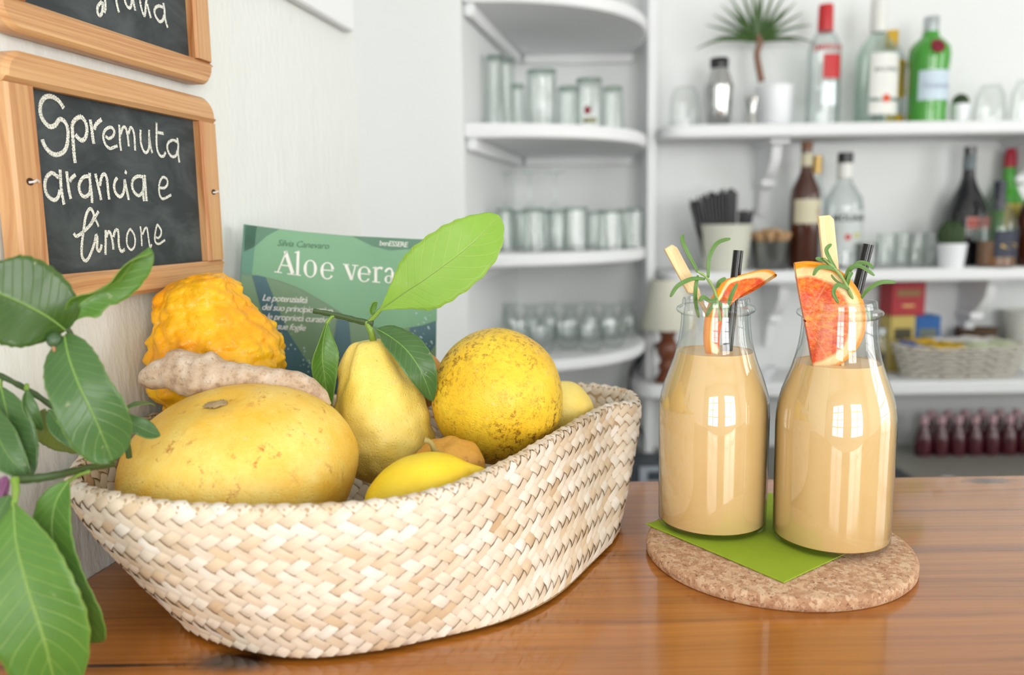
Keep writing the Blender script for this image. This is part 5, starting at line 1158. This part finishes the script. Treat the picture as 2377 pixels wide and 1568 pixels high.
t, loc, k = vessel('liqueur_bottle', 'tall green bottle with red cap and yellow label', 'bottle', 2336, Z2, YS + 0.075, BT, GREENB, part='glass')
add_lathe(t, loc, k, [(2, 220), (13, 220), (12, 248), (8, 262), (2, 263)], plain('dark_red_cap', srgb(176, 36, 58), 0.5), 'cap')
b = MB(); band(b, 38.6 * k, loc, 84 * k, 138 * k, FACE - 0.3, FACE + 1.3); b.build('label', plain('olive_yellow_label', srgb(206, 190, 80), 0.5), t)
t, loc, k = vessel('liqueur_bottle', 'dark brown bottle cut off by the picture edge, middle shelf', 'bottle', 2396, Z2, YS - 0.02, [(2, 0), (28, 0), (30, 3), (30, 110), (26, 130), (12, 160), (11, 200), (2, 200)], BROWNB, part='glass')
# --- lowest shelf
t, loc, k = vessel('table_lamp', 'table lamp with cream shade and turned wooden base', 'lamp', 1553, Z3, 2.15, [(2, 0), (28, 0), (30, 4), (24, 14), (18, 26), (24, 36), (18, 46), (16, 52), (22, 62), (27, 78), (22, 94), (16, 102), (17, 108), (23, 122), (23, 126), (2, 126)], plain('turned_wood', srgb(122, 64, 36), 0.35, coat=0.3), part='base')
SHD = plain('cream_shade', srgb(224, 222, 206), 0.8, var=0.02); add_lathe(t, loc, k, [(64, 128), (65, 130), (40, 242), (39, 242), (62, 130)], SHD, 'lamp_shade'); add_lathe(t, loc, k, [(2, 124), (8, 124), (8, 150), (2, 150)], BLACKP, 'socket')
b = MB(); b.tube(spline([loc + V((0.01, 0.02, 0.03)), P(1536, 800, 2.2), P(1500, 820, 2.22), P(1470, 850, 2.24), P(1463, 890, 2.24), P(1466, 960, 2.24), P(1492, 1010, 2.23), P(1500, 1060, 2.2)], 40), 0.0055, 8); o = b.build('lamp_cable', CABLE, t)
b = MB(); b.tube(spline([P(1540, 752, 2.24), P(1516, 770, 2.24), P(1505, 785, 2.24), P(1490, 830, 2.25), P(1478, 860, 2.25)], 20), 0.004, 8); o = b.build('cable', CABLE); tag(o, 'thin black cable hanging behind the table lamp', 'cable')
t, loc, k = vessel('small_bowl', 'small white bowl between the two juice bottles on the lowest shelf', 'bowl', 1782, Z3, 2.15, [(2, 0), (12, 0), (14, 3), (26, 22), (30, 34), (28, 34), (22, 22), (2, 6)], WHITEC)
def tea_box(px0, px1, py0, py1, zb, Y, dep, mat, label, bandm, rz=0.0):
    a_, c_ = P(px0, py1, Y), P(px1, py1, Y); top_ = P((px0 + px1) / 2, py0, Y).z; wd = c_.x - a_.x; ht = top_ - zb; cc = V(((a_.x + c_.x) / 2, Y + dep / 2, zb))
    ax = (V((math.cos(rz), math.sin(rz), 0)), V((-math.sin(rz), math.cos(rz), 0)), UP)
    t = thing('tea_box', label, 'box', cc, 'tea boxes on the lowest shelf')
    b = MB(); b.box(cc + UP * ht / 2, wd, dep, ht, ax, 0.002); b.build('carton', mat, t)
    b = MB(); b.box(cc + UP * ht * 0.68 - ax[1] * (dep / 2 + 0.0004), wd * 0.7, 0.0008, ht * 0.2, ax); b.build('label_band', bandm, t, smooth=False)
    b = MB(); b.box(cc + UP * ht * 0.3 - ax[1] * (dep / 2 + 0.0004), wd * 0.35, 0.0008, ht * 0.06, ax); b.build('label_line', GOLD, t, smooth=False)
    return zb + ht
zt = tea_box(2062, 2119, 734, 872, Z3, 2.238, 0.07, plain('yellow_carton', srgb(206, 184, 100), 0.6, var=0.05), 'yellow tea box under the red tea box', plain('black_band', srgb(70, 66, 40), 0.5))
tea_box(2121, 2178, 734, 872, Z3, 2.238, 0.07, plain('blue_carton', srgb(18, 96, 168), 0.5, var=0.05), 'blue tea box beside the yellow one', plain('grey_gold_band', srgb(110, 120, 110), 0.5), -0.05)
tea_box(2066, 2146, 656, 734, zt + 0.0005, 2.238, 0.07, plain('red_carton', srgb(176, 32, 44), 0.5, var=0.05), 'red tea box stacked on the yellow one', plain('olive_band', srgb(150, 110, 60), 0.5), 0.05)
t, loc, k = vessel('glass_jar', 'dark filled glass jar between juice bottle and tea boxes', 'jar', 2050, Z3, 2.15, [(2, 0), (20, 0), (22, 3), (22, 92), (18, 104), (17, 110), (2, 110)], GLASSG, part='glass')
add_lathe(t, loc, k, [(2, 3), (20.5, 3), (20.5, 60), (2, 60)], plain('dark_spice', srgb(72, 56, 40), 0.8, bumpy=0.6, scale=300), 'contents'); add_lathe(t, loc, k, [(2, 108), (19, 108), (19, 122), (2, 123)], LID, 'lid')
# oval wicker basket with sachets
WICK = plain('pale_wicker', srgb(206, 200, 188), 0.7, bumpy=0.4, scale=250); YK = 2.165
pc = P(2222, 880, YK); t = thing('wicker_basket', 'oval pale wicker basket filled with sugar sachets on the lowest shelf', 'basket', (pc.x, YK, Z3))
k = YK / FPX; A_, B_ = 128 * k, 0.044
for i in range(9):
    f_ = i / 8; ra, rb_ = A_ * (1 + 0.2 * f_), B_ * (1 + 0.2 * f_); zz = Z3 + 0.006 + f_ * 0.078 + 0.02 * 0
    pts = [V((pc.x + ra * math.cos(a_ * 2 * pi / 56), YK + rb_ * math.sin(a_ * 2 * pi / 56), zz + 0.004 * math.cos(2 * a_ * 2 * pi / 56) * f_ + 0.0018 * (1 if (a_ + i) % 2 else -1))) for a_ in range(56)]
    pts = [p_ + V((math.cos(j * 2 * pi / 56), math.sin(j * 2 * pi / 56), 0)) * (0.0036 * (1 if (j // 2 + i) % 2 else -1)) for j, p_ in enumerate(pts)]
    b = MB(); rows = []
    for j in range(56):
        n_ = V((math.cos(j * 2 * pi / 56), math.sin(j * 2 * pi / 56), 0)); rows.append([pts[j] + n_ * (0.0034 * math.cos(q_ * pi / 3)) + UP * (0.0040 * math.sin(q_ * pi / 3)) for q_ in range(6)])
    b.grid(rows, close_u=True, close_v=True); b.build('wicker_row', WICK, t)
b = MB(); b.slab([V((pc.x + A_ * 0.98 * math.cos(a_ * pi / 14), YK + B_ * 0.98 * math.sin(a_ * pi / 14), 0)) for a_ in range(28)], UP, Z3 + 0.001, Z3 + 0.006); b.build('base', WICK, t)
rd = random.Random(9); SM = [plain('yellow_sachet', srgb(232, 190, 28), 0.4), plain('pale_green_sachet', srgb(212, 220, 184), 0.4), plain('white_sachet', srgb(232, 232, 226), 0.4), plain('blue_sachet', srgb(40, 96, 170), 0.4)]; SN = ['yellow', 'pale green', 'white', 'blue']
for i in range(26):
    x_ = -0.9 + 1.8 * (i % 9) / 8 + rd.uniform(-0.05, 0.05); y_ = (-0.55, 0.0, 0.5)[i // 9] + rd.uniform(-0.1, 0.1)
    if abs(x_) > 0.75: y_ *= 0.4
    ki = 3 if i in (9, 10) else (0 if x_ < 0.12 else 1); ki = 2 if i >= 20 else ki
    cc = V((pc.x + A_ * 0.92 * x_, YK + B_ * 0.9 * y_, Z3 + 0.080 + 0.006 * (i // 9) + rd.uniform(0, 0.006))); an = rd.uniform(-0.6, 0.6); e1_ = V((math.cos(an), math.sin(an), rd.uniform(-0.15, 0.15))).normalized(); e2_ = V((-math.sin(an), math.cos(an), 0.25)).normalized(); e3 = e1_.cross(e2_).normalized(); e2_ = e3.cross(e1_)
    b = MB(); rows = []
    for u_ in range(7):
        rows.append([cc + e1_ * (0.03 * (u_ / 3 - 1)) + e2_ * (0.017 * (v_ / 2 - 1)) + e3 * (0.0045 * (1 - (u_ / 3 - 1) ** 2) * (1 - (v_ / 2 - 1) ** 2) + 0.0012 * math.sin(u_ * 2 + i)) for v_ in range(5)])
    low = [[p_ - e3 * (0.0015 + 2 * 0.0045 * (1 - (u_ / 3 - 1) ** 2) * (1 - (v_ / 2 - 1) ** 2)) for v_, p_ in enumerate(r_)] for u_, r_ in enumerate(rows)]
    b.grid(rows); b.grid(low); o = b.build('sachet', SM[ki], fix=False); tag(o, '%s sugar sachet heaped in the oval wicker basket' % SN[ki], 'sachet', '%s sachets in the wicker basket' % SN[ki])
# brown basket and white cups at the picture edge
t, loc, k = vessel('round_basket', 'round dark brown basket behind the sugar sachets', 'basket', 2284, Z3, 2.272, [(2, 0), (44, 0), (46, 4), (52, 60), (54, 92), (56, 95), (54, 98), (50, 95), (44, 10), (2, 8)], plain('dark_wicker', srgb(88, 66, 46), 0.8, bumpy=1.0, scale=160)); t.scale = (0.9, 0.5, 1)
t, loc, k = vessel('paper_cup', 'white paper cup behind the wicker basket at the picture edge', 'cup', 2386, Z3, 2.265, [(2, 0), (26, 0), (28, 3), (40, 136), (42, 138), (40, 140), (38, 136), (26, 6), (2, 5)], plain('cup_paper', srgb(226, 226, 216), 0.7))
# --- work counter
REDJ = plain('red_juice', srgb(86, 20, 36), 0.08, coat=0.6, var=0.1)
BT = [(2, 0), (17, 0), (19, 3), (19, 40), (15, 54), (9, 68), (8, 80), (2, 80)]
n_ = 0; first = None
for row, Yr in enumerate((2.19, 2.25)):
    for i in range(7):
        px = 2172 + i * 41 + row * 16
        lab = 'bottle of dark red juice on the work counter, %s of the %s row' % (('first', 'second', 'third', 'fourth', 'fifth', 'sixth', 'seventh')[i], ('front', 'rear')[row])
        if first is None:
            t, loc, k = vessel('red_juice_bottle', lab, 'bottle', px, ZW, Yr, BT, REDJ, group='bottles of red juice', part='glass'); add_lathe(t, loc, k, [(2, 76), (9.5, 76), (10, 92), (9, 96), (2, 96)], plain('pinkish_cap', srgb(206, 168, 174), 0.4), 'cap'); first = t
        else: copy_tree(first, (P(px, 500, Yr).x, Yr, ZW), label=lab)
t, loc, k = vessel('jar_lid', 'small white and blue lid lying on the steel work counter', 'lid', 2241, ZW, 1.92, [(2, 0), (24, 0), (25, 3), (25, 10), (22, 12), (2, 12)], plain('blue_rim', srgb(36, 66, 150), 0.4)); add_lathe(t, loc, k, [(2, 11), (20, 11), (22, 16), (16, 22), (2, 24)], WHITEC, 'dome')
q = P(1500, 1100, 2.0); t = thing('card_terminal', 'grey card terminal half hidden behind the bottle on the work counter', 'device', (q.x, 2.0, ZW))
b = MB(); b.box((q.x + 0.02, 2.0, ZW + 0.03), 0.16, 0.1, 0.06, None, 0.006); b.build('housing', plain('dark_grey_plastic', srgb(64, 70, 78), 0.4), t)
b = MB(); b.box((q.x + 0.02, 1.948, ZW + 0.03), 0.09, 0.004, 0.045, None, 0.001); b.build('front_panel', plain('light_grey_panel', srgb(176, 184, 196), 0.4), t)
b = MB(); b.box((q.x + 0.02, 1.9455, ZW + 0.03), 0.05, 0.002, 0.022); b.build('display', plain('dark_display', srgb(70, 78, 88), 0.3), t)
t = thing('dark_tray', 'flat black tray on the work counter behind the bottles', 'tray', (P(2050, 1080, 1.9).x, 1.85, ZW)); q = P(2050, 1080, 1.9)
b = MB(); b.box((q.x - 0.05, 1.85, ZW + 0.008), 0.30, 0.36, 0.016, None, 0.004); b.build('body', plain('black_tray', srgb(52, 56, 62), 0.4), t)
# --- glasses on the corner shelves
def on_c(key, px, Y): return V((P(px, 500, Y).x, Y, CS[key]))
def cglass(name, label, px, key, Y, prof, mat=GLASSG, group=None):
    r_ = vessel(name, label, 'glass', px, CS[key], Y, prof, mat, part='glass', group=group, seg=28)
    if name in ('tall_glass', 'glass_tumbler', 'beer_glass'):
        hh = max(h for _, h in prof); rr = interp(sorted((h, r) for r, h in prof[1:5]), hh - 6); add_lathe(*r_, [(1, hh - 9), (rr - 2.5, hh - 9), (rr - 1, hh - 7), (rr - 2, hh - 2), (1, hh - 1)], GLASSB, 'thick_base', 24)
    return r_
GLASSB = glass('thick_glass_base', (0.80, 0.87, 0.83), (0.38, 0.47, 0.43), base=0.08, power=1.5)
def tumbler(r0, r1, h): return [(r0, 0), (r0 + 1, 1), (r1, h - 8), (r1 - 1, h - 2), (r1 - 3, h), (2, h), (2, h - 9), (r1 - 4, h - 10), (r0 - 2, 2)]
cglass('tall_glass', 'tallest upside-down glass at the left end of the upper corner shelf', 1155, 'c1', 1.92, tumbler(23, 21, 165)); cglass('tall_glass', 'tall upside-down glass behind the tallest one', 1181, 'c1', 2.02, tumbler(20, 18, 168))
cglass('glass_tumbler', 'short narrow glass behind the tall glasses', 1205, 'c1', 2.05, tumbler(18, 17, 115)); cglass('beer_glass', 'wide upside-down beer glass in the middle of the upper corner shelf', 1260, 'c1', 1.95, [(30, 0), (31, 1), (36, 40), (36, 70), (33, 110), (35, 128), (34, 134), (2, 136), (2, 122), (31, 120), (28, 2)])
cglass('glass_tumbler', 'bluish tumbler behind the glass with the red dot', 1322, 'c1', 2.05, tumbler(27, 26, 108)); t, loc, k = cglass('beer_glass', 'upside-down glass printed with a red dot', 1368, 'c1', 1.95, [(32, 0), (33, 1), (34, 60), (30, 108), (29, 114), (2, 116), (2, 102), (27, 100), (30, 2)])
b = MB(); disc_on(b, 34 * k, loc, 42 * k, 7.5 * k, FACE + 0.15, ry=9 * k); b.build('red_dot', plain('dark_red_print', srgb(140, 24, 44), 0.5), t, smooth=False)
b = MB(); band(b, 34 * k, loc, 15 * k, 26 * k, FACE - 0.15, FACE + 0.75); b.build('gold_print', plain('olive_print', srgb(150, 148, 110), 0.6), t)
cglass('glass_tumbler', 'bluish tumbler at the right end of the upper corner shelf', 1422, 'c1', 2.05, tumbler(24, 23, 106))
WINE = [(24, 0), (25, 1), (32, 30), (31, 60), (20, 84), (5, 98), (3, 108), (3, 160), (6, 166), (26, 170), (26, 172), (2, 172)]
for i, px in enumerate((1172, 1230, 1288)): cglass('wine_glass', 'stemmed wine glass standing upside down behind the tumblers, %s from left' % ('first', 'second', 'third')[i], px, 'c2', 2.16 + 0.03 * (i % 2), WINE, GLASSG, 'wine glasses upside down')
for i, (px, Y, r, h) in enumerate(((1172, 1.95, 22, 98), (1212, 2.0, 24, 92), (1256, 2.02, 25, 92), (1238, 1.9, 27, 100), (1296, 2.0, 25, 92), (1336, 1.92, 30, 100), (1385, 2.04, 25, 86), (1418, 1.94, 33, 92), (1452, 2.1, 22, 88), (1474, 2.04, 22, 92))):
    cglass('glass_tumbler', 'upside-down tumbler in the row on the middle corner shelf, %s from left' % ('first', 'third', 'fifth', 'fourth', 'sixth', 'seventh', 'eighth', 'ninth', 'tenth', 'second last')[i] if i < 9 else 'upside-down tumbler at the right end of the middle corner shelf', px, 'c2', Y, tumbler(r, r - 1.5, h), GLASSG, 'tumblers on the middle corner shelf')
CUPG = [(16, 0), (18, 2), (22, 20), (22, 48), (17, 62), (12, 66), (12, 76), (20, 82), (20, 85), (2, 86), (2, 80), (9, 74), (9, 66), (14, 60), (19, 46), (19, 20)]
for i, px in enumerate((1180, 1230, 1272, 1322, 1368, 1412, 1456)): cglass('glass_cup', 'small footed glass cup in the rear row on the lowest corner shelf, %s from left' % ('first', 'second', 'third', 'fourth', 'fifth', 'sixth', 'seventh')[i], px, 'c3', 2.12 - 0.03 * (i % 2), CUPG, GLASSG, 'footed glass cups, rear row')
BOWL = [(2, 2), (18, 0), (20, 2), (22, 6), (34, 30), (38, 58), (36, 58), (31, 30), (2, 12)]
for i, (px, Y) in enumerate(((1210, 1.98), (1256, 1.9), (1318, 1.96), (1372, 1.92), (1424, 1.98))): cglass('glass_bowl', 'shallow glass bowl in the front row on the lowest corner shelf, %s from left' % ('first', 'second', 'third', 'fourth', 'fifth')[i], px, 'c3', Y, BOWL, GLASSG, 'glass bowls, front row')
